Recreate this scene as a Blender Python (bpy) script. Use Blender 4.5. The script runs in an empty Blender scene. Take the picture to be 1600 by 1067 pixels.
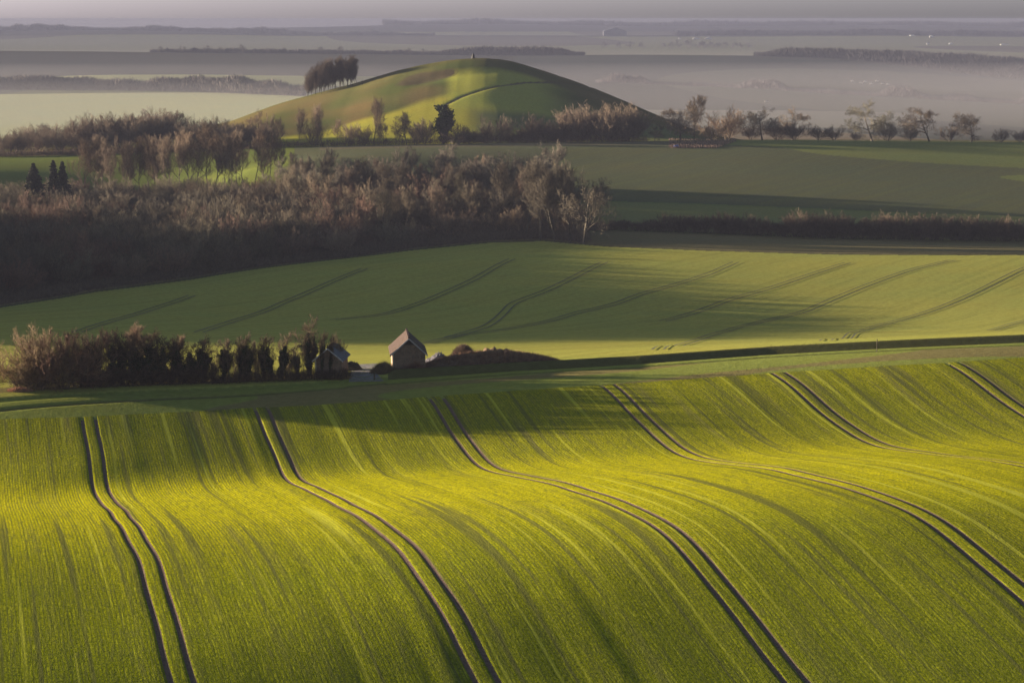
import bpy, math, random
import numpy as np
C = bpy.context.scene
COL = C.collection
rad = math.radians
# ------------------------------------------------------------------ camera, light, exposure
F = 3333.0; PIT = math.atan((533.5-30)/F)
cam = bpy.data.objects.new('camera', bpy.data.cameras.new('camera')); COL.objects.link(cam)
cam.data.sensor_width = 36; cam.data.lens = F*36/1600
cam.data.clip_start = 1; cam.data.clip_end = 60000
cam.rotation_euler = (math.pi/2-PIT, 0, 0)
C.camera = cam
SUN_EL = rad(5.3); SUN_AZ = math.atan2(0.26, -1.0)      # plan direction towards the sun
w = bpy.data.worlds.new('World'); C.world = w; w.use_nodes = True
nt = w.node_tree; bg = nt.nodes['Background']
sky = nt.nodes.new('ShaderNodeTexSky'); sky.sky_type = 'NISHITA'; sky.sun_disc = False
sky.sun_elevation = SUN_EL; sky.sun_rotation = math.pi/2-SUN_AZ
sky.air_density = 1.0; sky.dust_density = 3.0; sky.altitude = 200
hs = nt.nodes.new('ShaderNodeHueSaturation'); hs.inputs['Saturation'].default_value = 0.6
tint = nt.nodes.new('ShaderNodeMix'); tint.data_type = 'RGBA'; tint.blend_type = 'MULTIPLY'
tint.inputs['Factor'].default_value = 1.0; tint.inputs['B'].default_value = (0.74, 0.75, 0.88, 1)
nt.links.new(sky.outputs[0], hs.inputs['Color']); nt.links.new(hs.outputs[0], tint.inputs['A'])
tcw = nt.nodes.new('ShaderNodeTexCoord'); sxyz = nt.nodes.new('ShaderNodeSeparateXYZ'); nt.links.new(tcw.outputs['Generated'], sxyz.inputs[0])
mr = nt.nodes.new('ShaderNodeMapRange'); nt.links.new(sxyz.outputs[2], mr.inputs[0])   # paler air low over the horizon
for i_, v_ in zip((1,2,3,4), (0.0, 0.12, 2.6, 0.85)): mr.inputs[i_].default_value = v_
mt_ = nt.nodes.new('ShaderNodeMapRange'); nt.links.new(sxyz.outputs[2], mt_.inputs[0]); mt_.inputs[2].default_value = 0.2
tmx = nt.nodes.new('ShaderNodeMix'); tmx.data_type = 'RGBA'; nt.links.new(mt_.outputs[0], tmx.inputs['Factor'])
tmx.inputs['A'].default_value = (0.77, 0.90, 1.42, 1); tmx.inputs['B'].default_value = (0.60, 0.78, 0.95, 1); nt.links.new(tmx.outputs['Result'], tint.inputs['B'])
vm = nt.nodes.new('ShaderNodeVectorMath'); vm.operation = 'SCALE'
nt.links.new(tint.outputs['Result'], vm.inputs[0]); nt.links.new(mr.outputs[0], vm.inputs['Scale']); nt.links.new(vm.outputs[0], bg.inputs[0]); bg.inputs[1].default_value = 0.05
sun = bpy.data.objects.new('sun', bpy.data.lights.new('sun', 'SUN')); COL.objects.link(sun)
sun.data.energy = 5.0; sun.data.angle = rad(0.5); sun.data.color = (1, 0.85, 0.62)
import mathutils
sdir = mathutils.Vector((math.cos(SUN_AZ)*math.cos(SUN_EL), math.sin(SUN_AZ)*math.cos(SUN_EL), math.sin(SUN_EL)))
sun.rotation_euler = sdir.to_track_quat('Z', 'Y').to_euler()
C.view_settings.view_transform = 'Standard'; C.view_settings.look = 'None'
C.view_settings.exposure = 3.02; C.view_settings.gamma = 1.0
C.cycles.max_bounces = 4; C.cycles.diffuse_bounces = 2; C.cycles.volume_bounces = 1
C.cycles.transparent_max_bounces = 8; C.cycles.use_denoising = True

# ------------------------------------------------------------------ projection helpers
SP, CP = math.sin(PIT), math.cos(PIT)
def gx(u, v):                                     # X per metre of Y along the line of sight
    x = (np.asarray(u, float)-800)/F; y = -(np.asarray(v, float)-533.5)/F
    return x/(CP+y*SP)
def hz(v):                                        # Z per metre of Y
    y = -(np.asarray(v, float)-533.5)/F
    return (-SP+y*CP)/(CP+y*SP)
def proj(X, Y, Z):
    zc = Y*CP-Z*SP; yc = Y*SP+Z*CP
    return 800+F*X/zc, 533.5-F*yc/zc

# ------------------------------------------------------------------ terrain height
MT = -0.258                                       # tramline slope in plan
LA = [15.65, 39.75, 64.55, 89.35, 114.15, 138.95]
LP = [[(150,765),(180,805),(210,850),(230,900),(250,970),(275,1055)],
      [(395,637),(410,670),(425,705),(440,738),(470,760),(520,788),(570,815),(610,850),(640,885),(670,925),(700,975),(720,1015),(745,1067)],
      [(670,620),(700,670),(730,712),(755,732),(800,743),(870,758),(950,785),(1010,815),(1060,855),(1100,905),(1150,970),(1200,1030),(1228,1067)],
      [(940,602),(1000,660),(1045,700),(1075,716),(1150,727),(1250,745),(1350,772),(1430,805),(1490,850),(1550,900),(1600,940)],
      [(1207,583),(1280,645),(1350,690),(1376,699),(1430,705),(1520,715),(1600,727)],
      [(1482,567),(1600,652)]]
pts = []
for a, P in zip(LA, LP):
    for (u, v) in P:
        g = float(gx(u, v)); Y = a/(g-MT)
        pts.append((g*Y, Y, Y*float(hz(v))))
UC = [-300, 0, 400, 800, 1200, 1600, 1900]
TAB = [(None, [640,622,600,577,552,533,520], [292,296,308,316,318,318,318]),
       (None, [562,557,553,549,541,522,514], [400]*7),
       (None, [480,478,484,492,498,488,480], [530]*7),
       (None, [440,434,418,412,412,405,400], [610]*7),
       (None, [405,400,388,371,372,378,380], [680]*7),
       (None, [335,325,312,305,305,308,310], [780]*7),
       (None, [275,268,262,262,258,262,262], [850]*7),
       (None, [248,246,232,224,219,223,225], [930]*7)]
for _, vs, ys in TAB:
    for u, v, Y in zip(UC, vs, ys):
        pts.append((float(gx(u, v))*Y, Y, Y*float(hz(v))))
for u in UC: pts.append((float(gx(u, 230))*1010, 1010, -64.0))
for (u, v, Y) in ((122,652,288.), (135,718,268.)): pts.append((float(gx(u, v))*Y, Y, Y*float(hz(v))))
for X_ in (-130., -200., -280., -380.):
    for Y, z in ((300,-53.3),(322,-53.8),(400,-62),(470,-67),(530,-69.5),(610,-72),(700,-71),(850,-68)): pts.append((X_, Y, z+(X_+100)*(.022 if Y < 400 else 0)))
for src, ps_ in ((0, (-10., -35., -60., -120., -190., -270.)), (3, (139., 164., 189., 214.))):   # the roll carries on past the outer tramlines
    for (u, v) in LP[src]:
        g = float(gx(u, v)); Y = LA[src]/(g-MT)
        for p in ps_:
            if Y < (250 if src else 272): pts.append((p+MT*Y, Y, Y*float(hz(v))+(min(0, p+10)*.022 if src == 0 else (p-LA[3])*.006)))
for p in (-60., -10., 40., 90., 140., 190.):
    z0 = -53.2*.75*1.29
    for Y, z in ((140, -57.2), (115, -62.8), (90, -69.)): pts.append((p+MT*Y, Y, z))
pts = np.array(pts)
def tps(d2): return 0.5*d2*np.log(d2+1e-12)
S_ = 100.0
SX_ = 200.0
px, py, pz = pts[:,0]/SX_, pts[:,1]/S_, pts[:,2]
K = tps((px[:,None]-px)**2+(py[:,None]-py)**2)+0.004*np.eye(len(px))
Pm = np.stack([np.ones_like(px), px, py], 1)
A = np.block([[K, Pm], [Pm.T, np.zeros((3,3))]])
sol = np.linalg.solve(A, np.concatenate([pz, np.zeros(3)]))
GX0, GY0, GS = -420.0, 80.0, 4.5
gxx = GX0+GS*np.arange(192); gyy = GY0+GS*np.arange(216)
GXg, GYg = np.meshgrid(gxx, gyy)
q = np.zeros(GXg.shape)
for r in range(GXg.shape[0]):
    X_, Y_ = GXg[r]/SX_, GYg[r]/S_
    q[r] = tps((X_[:,None]-px)**2+(Y_[:,None]-py)**2)@sol[:-3]+sol[-3]+sol[-2]*X_+sol[-1]*Y_
def cubic(X, Y):
    fx = np.clip((X-GX0)/GS, 1, q.shape[1]-3.001); fy = np.clip((Y-GY0)/GS, 1, q.shape[0]-3.001)
    ix = fx.astype(int); iy = fy.astype(int); tx = fx-ix; ty = fy-iy
    def wts(t): return [(-t**3+3*t*t-3*t+1)/6, (3*t**3-6*t*t+4)/6, (-3*t**3+3*t*t+3*t+1)/6, t**3/6]
    wx, wy = wts(tx), wts(ty); o = 0
    for j in range(4):
        for i in range(4): o = o+wy[j]*wx[i]*q[iy+j-1, ix+i-1]
    return o
US = [-400, 0, 150, 300, 450, 650, 800, 1000, 1200, 1400, 1600, 2000]
ROWS = [(900, [257,255,250,245,238,234,230,228,228,229,231,232]),
        (930, [248,246,240,236,231,227,224,220,219,221,223,225]),
        (1010,[232,232,230,228,226,225,224,223,223,224,225,226]),
        (1300,[225]*12),
        (1650,[212,210,208,206,205,203,200,200,200,200,205,205]),
        (2050,[168,165,164,162,160,160,165,172,172,176,182,182]),
        (2250,[150,148,146,145,146,150,155,158,160,165,170,172]),
        (2600,[128,124,118,117,119,122,128,132,135,140,146,150]),
        (2700,[127,123,117,117,119,120,124,128,132,138,144,148]),
        (2950,[112,110,108,107,106,106,108,112,116,122,130,135]),
        (3300,[79,80,81,83,84,86,88,86,88,94,104,116]),
        (3700,[92]*12),
        (4600,[76]*12),
        (5400,[66]*12),
        (5900,[56,54,52,52,56,56,56,57,56,55,58,60]),
        (6100,[51,49,47,50,56,57,57,56,54,54,57,60]),
        (6500,[60]*12),
        (7300,[50,49,48,46,46,44,43,44,45,43,46,48]),
        (7700,[47,47,46,45,44,39,37,42,41,39,43,46]),
        (8300,[60]*12), (9600,[60]*12)]
RY = np.array([r[0] for r in ROWS], float)
ug = np.arange(-500, 2101, 20.0)
RZ = []
for Yr, vv in ROWS:
    c = np.interp(ug, US, vv)
    k = np.hanning(13); k /= k.sum()
    c = np.convolve(np.pad(c, 6, mode='edge'), k, 'valid')
    RZ.append(Yr*hz(c))
RZ = np.array(RZ)
dY = np.diff(RY)[:,None]; sl = np.diff(RZ, axis=0)/dY
tg = np.zeros_like(RZ)
tg[1:-1] = np.where(sl[:-1]*sl[1:] > 0, 2*sl[:-1]*sl[1:]/(sl[:-1]+sl[1:]+np.where(sl[:-1]+sl[1:]==0,1,0)), 0)
tg[0] = sl[0]; tg[-1] = sl[-1]
def far(X, Y):
    u = np.clip(800+F*X/np.maximum(Y, 50)/1.0, -499, 2099)
    fu = (u+500)/20; iu = fu.astype(int); tu = fu-iu
    k = np.clip(np.searchsorted(RY, Y)-1, 0, len(RY)-2)
    h = RY[k+1]-RY[k]; t = np.clip((Y-RY[k])/h, 0, 1)
    def L(M, kk): return M[kk, iu]*(1-tu)+M[kk, iu+1]*tu
    return ((2*t**3-3*t*t+1)*L(RZ,k)+(t**3-2*t*t+t)*h*L(tg,k)+(-2*t**3+3*t*t)*L(RZ,k+1)+(t**3-t*t)*h*L(tg,k+1))
HU = [-200,150,250,350,400,450,500,560,600,650,700,740,790,830,880,930,980,1030,1080,1140,1200,1300]
HV = [240,222,208,194,175,160,148,133,118,103,93,90.5,91.5,103,123,143,162,182,203,219,232,240]
ss = lambda t: (lambda c: c*c*(3-2*c))(np.clip(t, 0, 1))
def vnoise(x, y, s):                              # cheap smooth noise
    r = np.random.RandomState(s); o = 0
    for k in range(6):
        a = r.uniform(0, 6.28); f = r.uniform(.6, 1.6); ph = r.uniform(0, 6.28)
        o = o+np.sin((x*math.cos(a)+y*math.sin(a))*f+ph)
    return o/6
PITS = []                                          # (x, y, rx, ry, depth) scarps on the hill
LYN = None
def hillc(u):
    c = np.interp(ug, HU, HV); k = np.hanning(5)[1:-1]; k /= k.sum()
    c = np.convolve(np.pad(c, 1, mode='edge'), k, 'valid')
    return np.interp(u, ug, c)
def H(X, Y):
    X = np.asarray(X, float); Y = np.asarray(Y, float)
    X, Y = np.broadcast_arrays(X, Y)
    n = cubic(X, np.minimum(Y, 1000)); f = far(X, np.maximum(Y, 900))
    b = ss((Y-925)/50); z = n*(1-b)+f*b
    u = 800+F*X/1160*1.0
    top = 1160*hz(hillc(u))
    wY = np.where(Y < 1165, ss((Y-935)/230)**0.9, ss(1-(Y-1165)/230))
    wY = np.where(Y < 935, 0, wY)
    z = z+np.maximum(top-z, 0)*wY*(Y < 1400)
    hm = np.clip((top+62)/20, 0, 1)*wY
    z = z+hm*(vnoise(X/14, Y/22, 3)*1.5+vnoise(X/6, Y/9, 5)*0.45+vnoise(X/2.6, Y/3.5, 6)*.12)
    for (x, y, rx, ry, d) in PITS:
        z = z-d*np.exp(-((X-x)/rx)**2-((Y-y)/ry)**2)
    return z
def G(u, v, y0=150., y1=1500.):                   # where the line of sight meets the ground
    g = float(gx(u, v)); h = float(hz(v))
    Ys = np.arange(y0, y1, 1.0); d = Ys*h-H(Ys*g, Ys)
    k = np.argmax(d < 0)
    if d[k] >= 0: k = len(Ys)-1
    Y = Ys[k]
    if k > 0: Y = Ys[k-1]+d[k-1]/(d[k-1]-d[k]+1e-9)
    return g*Y, Y, float(H(g*Y, Y))
def atY(u, Y):
    X = float((u-800)/F*Y)                        # close enough for far things
    z = float(H(X, Y)); 
    X = (u-800)/F*(Y*CP-z*SP)
    return X, Y, float(H(X, Y))

# ------------------------------------------------------------------ node and mesh helpers
class NT:
    def __init__(s, name):
        s.m = bpy.data.materials.new(name); s.m.use_nodes = True; s.t = s.m.node_tree; s.t.nodes.clear()
        s.out = s.n('ShaderNodeOutputMaterial')
    def n(s, k, **kw):
        o = s.t.nodes.new(k)
        for a, b in kw.items(): setattr(o, a, b)
        return o
    def put(s, sock, val):
        if isinstance(val, bpy.types.NodeSocket): s.t.links.new(val, sock)
        elif isinstance(val, (tuple, list)) and len(val) == 3 and sock.type == 'RGBA': sock.default_value = (*val, 1)
        else: sock.default_value = val
    def noise(s, vec, scale, detail=3, rough=.55):
        o = s.n('ShaderNodeTexNoise'); s.put(o.inputs['Vector'], vec)
        s.put(o.inputs['Scale'], scale); s.put(o.inputs['Detail'], detail); s.put(o.inputs['Roughness'], rough)
        return o.outputs['Fac']
    def map(s, vec, sc, loc=(0,0,0)):
        o = s.n('ShaderNodeMapping'); s.put(o.inputs[0], vec); o.inputs['Scale'].default_value = sc; o.inputs['Location'].default_value = loc
        return o.outputs[0]
    def rng(s, v, a, b, c=0., d=1.):
        o = s.n('ShaderNodeMapRange'); s.put(o.inputs[0], v)
        for i, x in zip((1,2,3,4), (a,b,c,d)): s.put(o.inputs[i], x)
        return o.outputs[0]
    def math(s, op, a, b=0.):
        o = s.n('ShaderNodeMath', operation=op); s.put(o.inputs[0], a); s.put(o.inputs[1], b); return o.outputs[0]
    def mix(s, f, a, b, mode='MIX'):
        o = s.n('ShaderNodeMix', data_type='RGBA', blend_type=mode)
        s.put(o.inputs['Factor'], f); s.put(o.inputs['A'], a); s.put(o.inputs['B'], b); return o.outputs['Result']
    def bump(s, h, dist, strength=1.):
        o = s.n('ShaderNodeBump'); s.put(o.inputs['Height'], h); o.inputs['Distance'].default_value = dist
        o.inputs['Strength'].default_value = strength; return o.outputs[0]
    def surf(s, col, rough=.9, normal=None, spec=.1):
        o = s.n('ShaderNodeBsdfPrincipled'); s.put(o.inputs['Base Color'], col); s.put(o.inputs['Roughness'], rough)
        o.inputs['Specular IOR Level'].default_value = spec
        if normal is not None: s.put(o.inputs['Normal'], normal)
        s.t.links.new(o.outputs[0], s.out.inputs[0]); return s.m
    def pos(s):
        return s.n('ShaderNodeNewGeometry').outputs['Position']
    def attr(s, name, out='Color'):
        return s.n('ShaderNodeAttribute', attribute_name=name).outputs[out]

def mesh_np(name, V, Q, m=None, smooth=True, T=None):
    V = np.asarray(V, np.float32).reshape(-1, 3)
    Q = np.zeros((0,4), np.int32) if Q is None else np.asarray(Q, np.int32).reshape(-1, 4)
    T = np.zeros((0,3), np.int32) if T is None else np.asarray(T, np.int32).reshape(-1, 3)
    me = bpy.data.meshes.new(name)
    me.vertices.add(len(V)); me.vertices.foreach_set('co', V.ravel())
    me.loops.add(Q.size+T.size); me.loops.foreach_set('vertex_index', np.concatenate([Q.ravel(), T.ravel()]))
    me.polygons.add(len(Q)+len(T))
    st = np.concatenate([np.arange(len(Q))*4, Q.size+np.arange(len(T))*3]).astype(np.int32)
    me.polygons.foreach_set('loop_start', st)
    me.update(calc_edges=True)
    me.polygons.foreach_set('use_smooth', np.full(len(me.polygons), smooth))
    if m: me.materials.append(m)
    return me
def vattr(me, name, data):
    a = me.attributes.new(name, 'FLOAT_COLOR', 'POINT')
    d = np.ones((len(me.vertices), 4), np.float32); d[:,:data.shape[1]] = data
    a.data.foreach_set('color', d.ravel())
def link(name, me, parent=None, loc=None, rz=None):
    o = bpy.data.objects.new(name, me); COL.objects.link(o)
    if parent: o.parent = parent
    if loc is not None: o.location = loc
    if rz is not None: o.rotation_euler = (0, 0, rz)
    return o
def tag(o, label=None, cat=None, group=None, kind=None):
    if label: o['label'] = label
    if cat: o['category'] = cat
    if group: o['group'] = group
    if kind: o['kind'] = kind
    return o
def grid_quads(nr, nc):
    i = np.arange(nr*nc).reshape(nr, nc)
    return np.stack([i[:-1,:-1], i[:-1,1:], i[1:,1:], i[1:,:-1]], -1).reshape(-1, 4)

# ------------------------------------------------------------------ boundaries traced on the ground
def line(P, y0=150.):
    W = np.array([G(u, v, y0) for u, v in P]); return W
def bnd(W):                                        # Y of a boundary at each angular position
    g = W[:,0]/W[:,1]; o = np.argsort(g); return lambda gg: np.interp(gg, g[o], W[o,1])
NF = line([(-200,668),(122,652),(395,637),(670,620),(940,602),(1207,583),(1482,567),(1800,548)])
ROAD = line([(-200,634),(0,622),(250,608),(500,596),(800,577),(1000,566),(1200,552),(1600,533),(1900,518)])
MID = line([(-300,522),(0,480),(150,455),(300,436),(500,408),(640,391),(760,379),(850,376),(950,385),(1100,391),(1300,397),(1600,398),(1900,397)], 330)
HED = line([(850,366),(950,361),(1100,366),(1300,374),(1600,379),(1900,381)], 400)
nf_b, road_b, mid_b, hed_b = bnd(NF), bnd(ROAD), bnd(MID), bnd(HED)
# lynchet on the hill and scarps
LYN = np.array([G(u, v, 935) for u, v in [(688,168),(720,152),(760,139),(800,132),(860,129),(920,136),(980,152),(1035,178)]])
for (u, v, rx, ry, d) in [(668,124,13,9,1.6),(600,134,14,10,.8),(760,112,18,9,.8)]:
    x, y, z = G(u, v, 950); PITS.append((x, y, rx, ry, d))
def seg_dist(X, Y, W):
    best = np.full(np.shape(X), 1e9)
    for (x0, y0), (x1, y1) in zip(W[:-1,:2], W[1:,:2]):
        dx, dy = x1-x0, y1-y0; t = np.clip(((X-x0)*dx+(Y-y0)*dy)/(dx*dx+dy*dy), 0, 1)
        best = np.minimum(best, np.hypot(X-x0-t*dx, Y-y0-t*dy))
    return best

# ------------------------------------------------------------------ ground sheet
gcol = np.linspace((-420-800)/F, (2020-800)/F, 1180)
Yr = [60.]
while Yr[-1] < 9600:
    y = Yr[-1]; Yr.append(y+(4 if y < 270 else .4 if y < 345 else 1.3 if y < 700 else 1.6 if y < 1200 else y*.004))
Yr = np.array(Yr); GG, YY = np.meshgrid(gcol, Yr); XX = GG*YY; ZZ = H(XX, YY)
nfy, rdy, mdy, hdy = nf_b(gcol)[None], road_b(gcol)[None], mid_b(gcol)[None], hed_b(gcol)[None]
uu = 800+F*GG
ZZ = ZZ-1.2*(YY < nfy-1.5)
# verge: shallow ditch and bank along the field road
e = YY-rdy
gate = 1-ss((uu-532)/10)*ss((606-uu)/10)           # the farm track crosses here
ZZ = ZZ+gate*(0.85*np.exp(-((e-1.8)/1.3)**2)*ss((uu-590)/30)-0.35*np.exp(-((e+1.0)/.8)**2)-0.25*np.exp(-((e+5.5)/.6)**2))
near_l = (YY > 930) & (YY < 1400)
dl = np.full(XX.shape, 1e9); dl[near_l] = seg_dist(XX[near_l], YY[near_l], LYN)
ZZ = ZZ-0.3*np.exp(-(dl/1.3)**2)
def C3(*c): return np.array(c, np.float32)
cov = np.zeros(XX.shape+(3,), np.float32)
crop = C3(.215,.215,.05); rough = C3(.14,.125,.05); soil = C3(.11,.08,.055)
cov[:] = crop
vg = (e < 0) & (YY > nfy-2); cov[vg] = C3(.13,.15,.035)
n1 = vnoise(XX/9, YY/2.2, 11)
k = vg & (e < -6) & (n1 > .05); cov[k] = C3(.125,.11,.045)
k = (e > -2.2) & (e < 3.2+n1) & (uu > 604); cov[k] = C3(.06,.06,.022)
k = (e > 3) & (e < 7+n1*2) ; cov[k] = C3(.14,.12,.05)
kk = (np.exp(-((e+5.5+.25*n1)/.55)**2)*.8)[...,None]; cov = (cov*(1-kk)+C3(.05,.042,.022)*kk).astype(np.float32)
k = (YY > mdy) & (YY < 930); cov[k] = C3(.072,.078,.045)  # field beyond the hedge dulled in colour to stand in for shade
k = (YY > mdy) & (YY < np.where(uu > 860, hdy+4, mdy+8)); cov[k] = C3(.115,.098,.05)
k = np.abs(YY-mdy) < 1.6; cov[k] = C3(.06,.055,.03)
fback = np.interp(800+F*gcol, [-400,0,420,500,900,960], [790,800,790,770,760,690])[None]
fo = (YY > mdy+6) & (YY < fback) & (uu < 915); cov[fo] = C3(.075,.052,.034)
f3 = (YY > hdy) & (YY < 955) & (uu > 860) & (YY > mdy+5)
st = vnoise(XX/70, YY/9+XX/60, 21); k = f3 & (st > .16); cov[k] = C3(.11,.125,.045)
k = f3 & (YY < hdy+62+22*st); cov[k] = C3(.13,.138,.055)  # lighter grass by the hedge, raised to offset the wood's shadow
k = (YY > 780) & (YY < 960) & (uu < 460) & ~fo; cov[k] = C3(.095,.115,.028)
k = (YY > 905) & (YY < 932) & (uu > 500) & (uu < 1045); cov[k] = C3(.092,.084,.055)
k = (YY > 896) & (YY < 930) & (uu > 1045) & (uu < 1150-.9*(930-YY)); cov[k] = C3(.15,.10,.075)
# hill grass
hl = (YY > 935) & (YY < 1400)
ue = uu+45*vnoise(XX/120, YY/170, 71)+14*vnoise(XX/30, YY/60, 72)
def paint(k, c): cov[:] = cov*(1-k[...,None])+np.asarray(c, np.float32)*k[...,None]
hn = vnoise(XX/18, YY/30, 31)*.6+vnoise(XX/7, YY/10, 33)*.4
tt = np.clip(.5+hn*1.6, 0, 1)[...,None]
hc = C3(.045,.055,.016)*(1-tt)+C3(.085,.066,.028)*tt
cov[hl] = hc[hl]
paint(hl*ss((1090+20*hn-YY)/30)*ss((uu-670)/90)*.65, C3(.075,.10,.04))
paint(hl*ss((1000+.25*(uu-430)+10*hn-YY)/14)*ss((760-uu)/40), C3(.22,.205,.03))  # sunlit strip at the hill foot, brightness put into the grass colour
paint(hl*ss((1125+14*hn-YY)/12)*ss((YY-1015-12*hn)/20)*ss((uu-690)/25)*ss((915+20*hn-uu)/90), C3(.19,.20,.035))  # second sunlit patch painted into the grass
k = hl & (dl < 1.0); cov[k] = C3(.06,.055,.028)
sx_, sy_, _ = G(668, 122, 950); qd = ((XX-sx_-.2*(YY-sy_))/15)**2+((YY-sy_)/11)**2+1.5*vnoise(XX/5, YY/6, 61)+.6*vnoise(XX/2.2, YY/3, 66)
k = hl & (qd < .8); cov[k] = C3(.05,.042,.024)
k = hl & (qd >= .8) & (qd < 1.2); cov[k] = (.5*cov+.5*C3(.05,.042,.024))[k]
sx_, sy_, _ = G(800, 96, 950); k = hl & (((XX-sx_)/26)**2+((YY-sy_)/16)**2+.5*vnoise(XX/6, YY/6, 62) < 1) & (YY < 1175); cov[k] = C3(.055,.06,.025)
# misty farmland beyond
fa = YY >= 1400
cov[fa] = C3(.05,.055,.048)
k = fa & (ue < 600); cov[k] = C3(.11,.12,.06)
fn = vnoise(XX/220, YY/420, 41)
cov[fa & (YY < 3400) & (fn > .2)] = C3(.075,.08,.06)
cov[fa & (YY < 3400) & (fn < -.25)] = C3(.12,.095,.065)
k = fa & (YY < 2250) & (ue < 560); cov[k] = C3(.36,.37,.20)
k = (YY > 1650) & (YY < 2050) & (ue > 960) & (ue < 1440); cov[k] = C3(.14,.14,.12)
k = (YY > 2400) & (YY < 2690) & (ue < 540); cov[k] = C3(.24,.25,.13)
k = (YY > 2700) & (YY < 3320) & (ue < 820); cov[k] = C3(.045,.045,.035)
k = (YY > 3400); cov[k] = C3(.11,.115,.06); k = (YY > 3400) & (fn > .25); cov[k] = C3(.06,.055,.04)
k = (YY > 5800) & (YY < 6200); cov[k] = C3(.032,.034,.03); k = (YY > 7000); cov[k] = C3(.028,.03,.03)
ZZ = ZZ+np.where(YY > 5700, 1, 0)*1.0*np.abs(vnoise(XX/16, YY/300, 51)+vnoise(XX/7, YY/300, 52)*.6)
m = NT('ground_cover'); P = m.pos(); cv = m.attr('cover')
nf = m.noise(P, .9, 4, .65); nb = m.noise(m.map(P, (.03,.06,.03)), 1., 4, .6)
rw_ = m.attr('rowm', 'Vector'); sr = m.n('ShaderNodeSeparateXYZ'); m.put(sr.inputs[0], rw_)
l1 = m.noise(m.map(rw_, (1.1,.02,0)), 1., 2, .6); l2 = m.noise(m.map(rw_, (.28,.008,0), (3,1,0)), 1., 2, .5)
cv = m.mix(m.math('MULTIPLY', m.rng(l1, .52, .68, 0, .35), sr.outputs[2]), cv, (.12,.125,.03)); cv = m.mix(m.math('MULTIPLY', m.rng(l2, .5, .7, 0, .3), sr.outputs[2]), cv, (.13,.135,.03))
c1 = m.mix(m.rng(nf, .3, .7, .0, .55), cv, m.mix(1., cv, (.55,.5,.42), 'MULTIPLY'))
c2 = m.mix(m.rng(nb, .35, .65, .0, .35), c1, m.mix(1., c1, (1.25,1.0,.8), 'MULTIPLY'))
M_GROUND = m.surf(c2, 1., m.bump(m.noise(P, 1.6, 4, .7), .07), 0.)
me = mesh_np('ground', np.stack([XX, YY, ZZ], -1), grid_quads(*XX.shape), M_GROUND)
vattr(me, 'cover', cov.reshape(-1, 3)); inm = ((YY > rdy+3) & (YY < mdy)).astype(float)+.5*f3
vattr(me, 'rowm', np.stack([XX*.80-YY*.60, XX*.60+YY*.80, inm], -1).reshape(-1, 3)); tag(link('ground', me), kind='structure')

# ------------------------------------------------------------------ striped near field with wheel tracks sunk in
ks = []
tracks = []
for k_ in range(-4, 11):
    a = 15.2+24.8*k_ if k_ == 0 else 14.95+24.8*k_
    tracks += [a, a+1.85]
ps = list(np.arange(-110, 230, .55))
for t in tracks: 
    ps = [p for p in ps if abs(p-t) > .7]
    ps += [t-.5, t-.3, t-.17, t-.06, t+.06, t+.17, t+.3, t+.5]
ps = np.array(sorted(ps)); rs = np.linspace(0, 1, 620)
NW = NF[:,0]-MT*NF[:,1]
yend = np.interp(ps, NW, NF[:,1])
PPg = np.broadcast_to(ps[None], (len(rs), len(ps)))
YN = 95+(yend[None]-95)*rs[:,None]
tr = np.zeros(PPg.shape)
wob = .10*np.sin(YN/7.3)+.07*np.sin(YN/3.1+1)
for t in tracks: tr = np.maximum(tr, np.clip((.31-np.abs(PPg-t))/.13, 0, 1))
XN = PPg+MT*YN+wob*np.clip(1-np.min(np.abs(PPg[...,None][:1]-np.array(tracks)), -1)/3, 0, 1)
ZN = H(XN, YN)+.04
fr = np.random.RandomState(5)
ridge = np.interp(ps, np.arange(-112, 232, 1.4), fr.normal(0, .028, len(np.arange(-112, 232, 1.4))))
ZN = ZN+ridge[None]*.6-.045*tr
m = NT('young_crop'); ru = m.attr('rowuv', 'Vector'); P = m.pos()
fine = m.noise(m.map(ru, (3.2,.25,1)), 1., 3, .7); broad = m.noise(m.map(ru, (.55,.022,1)), 1., 3, .55)
mid_ = m.noise(m.map(ru, (1.5,.05,1), (7,3,0)), 1., 2, .5)
grain = m.noise(P, 3.4, 3, .75); gr2 = m.noise(P, 7.5, 2, .6); pat = m.noise(m.map(ru, (.07,.05,1), (3,9,0)), 1., 3, .6)
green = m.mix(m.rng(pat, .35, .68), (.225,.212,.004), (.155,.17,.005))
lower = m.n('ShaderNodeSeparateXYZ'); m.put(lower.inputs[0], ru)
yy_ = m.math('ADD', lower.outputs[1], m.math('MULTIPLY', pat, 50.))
green = m.mix(m.rng(yy_, 240., 195., 0, .85), green, (.095,.112,.004))  # greener near slope, darkened further in colour for its shading
green = m.mix(m.math('MULTIPLY', m.rng(yy_, 225., 245., 0, .8), m.rng(lower.outputs[1], 275., 262.)), green, (.275,.258,.002))   # yellower crop on the crest, its sunlit brightness painted into the colour
green = m.mix(m.rng(lower.outputs[1], 262., 272., 0, .6), green, (.125,.13,.008))   # far slope's shading painted in as a darker green
green = m.mix(m.rng(grain, .32, .68), m.mix(1., green, (.34,.40,.4), 'MULTIPLY'), m.mix(1., green, (1.5,1.36,1.0), 'MULTIPLY'))
bare = m.math('ADD', m.rng(broad, .57, .70, 0, .8), m.rng(mid_, .60, .72, 0, .55))
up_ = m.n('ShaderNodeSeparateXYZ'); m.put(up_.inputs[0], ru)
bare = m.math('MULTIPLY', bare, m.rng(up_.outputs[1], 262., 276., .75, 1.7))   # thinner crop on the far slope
bare = m.math('MULTIPLY', bare, m.rng(gr2, .3, .6, .35, 1.))
bare = m.math('MULTIPLY', bare, m.rng(pat, .3, .6, 1., .6))
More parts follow.
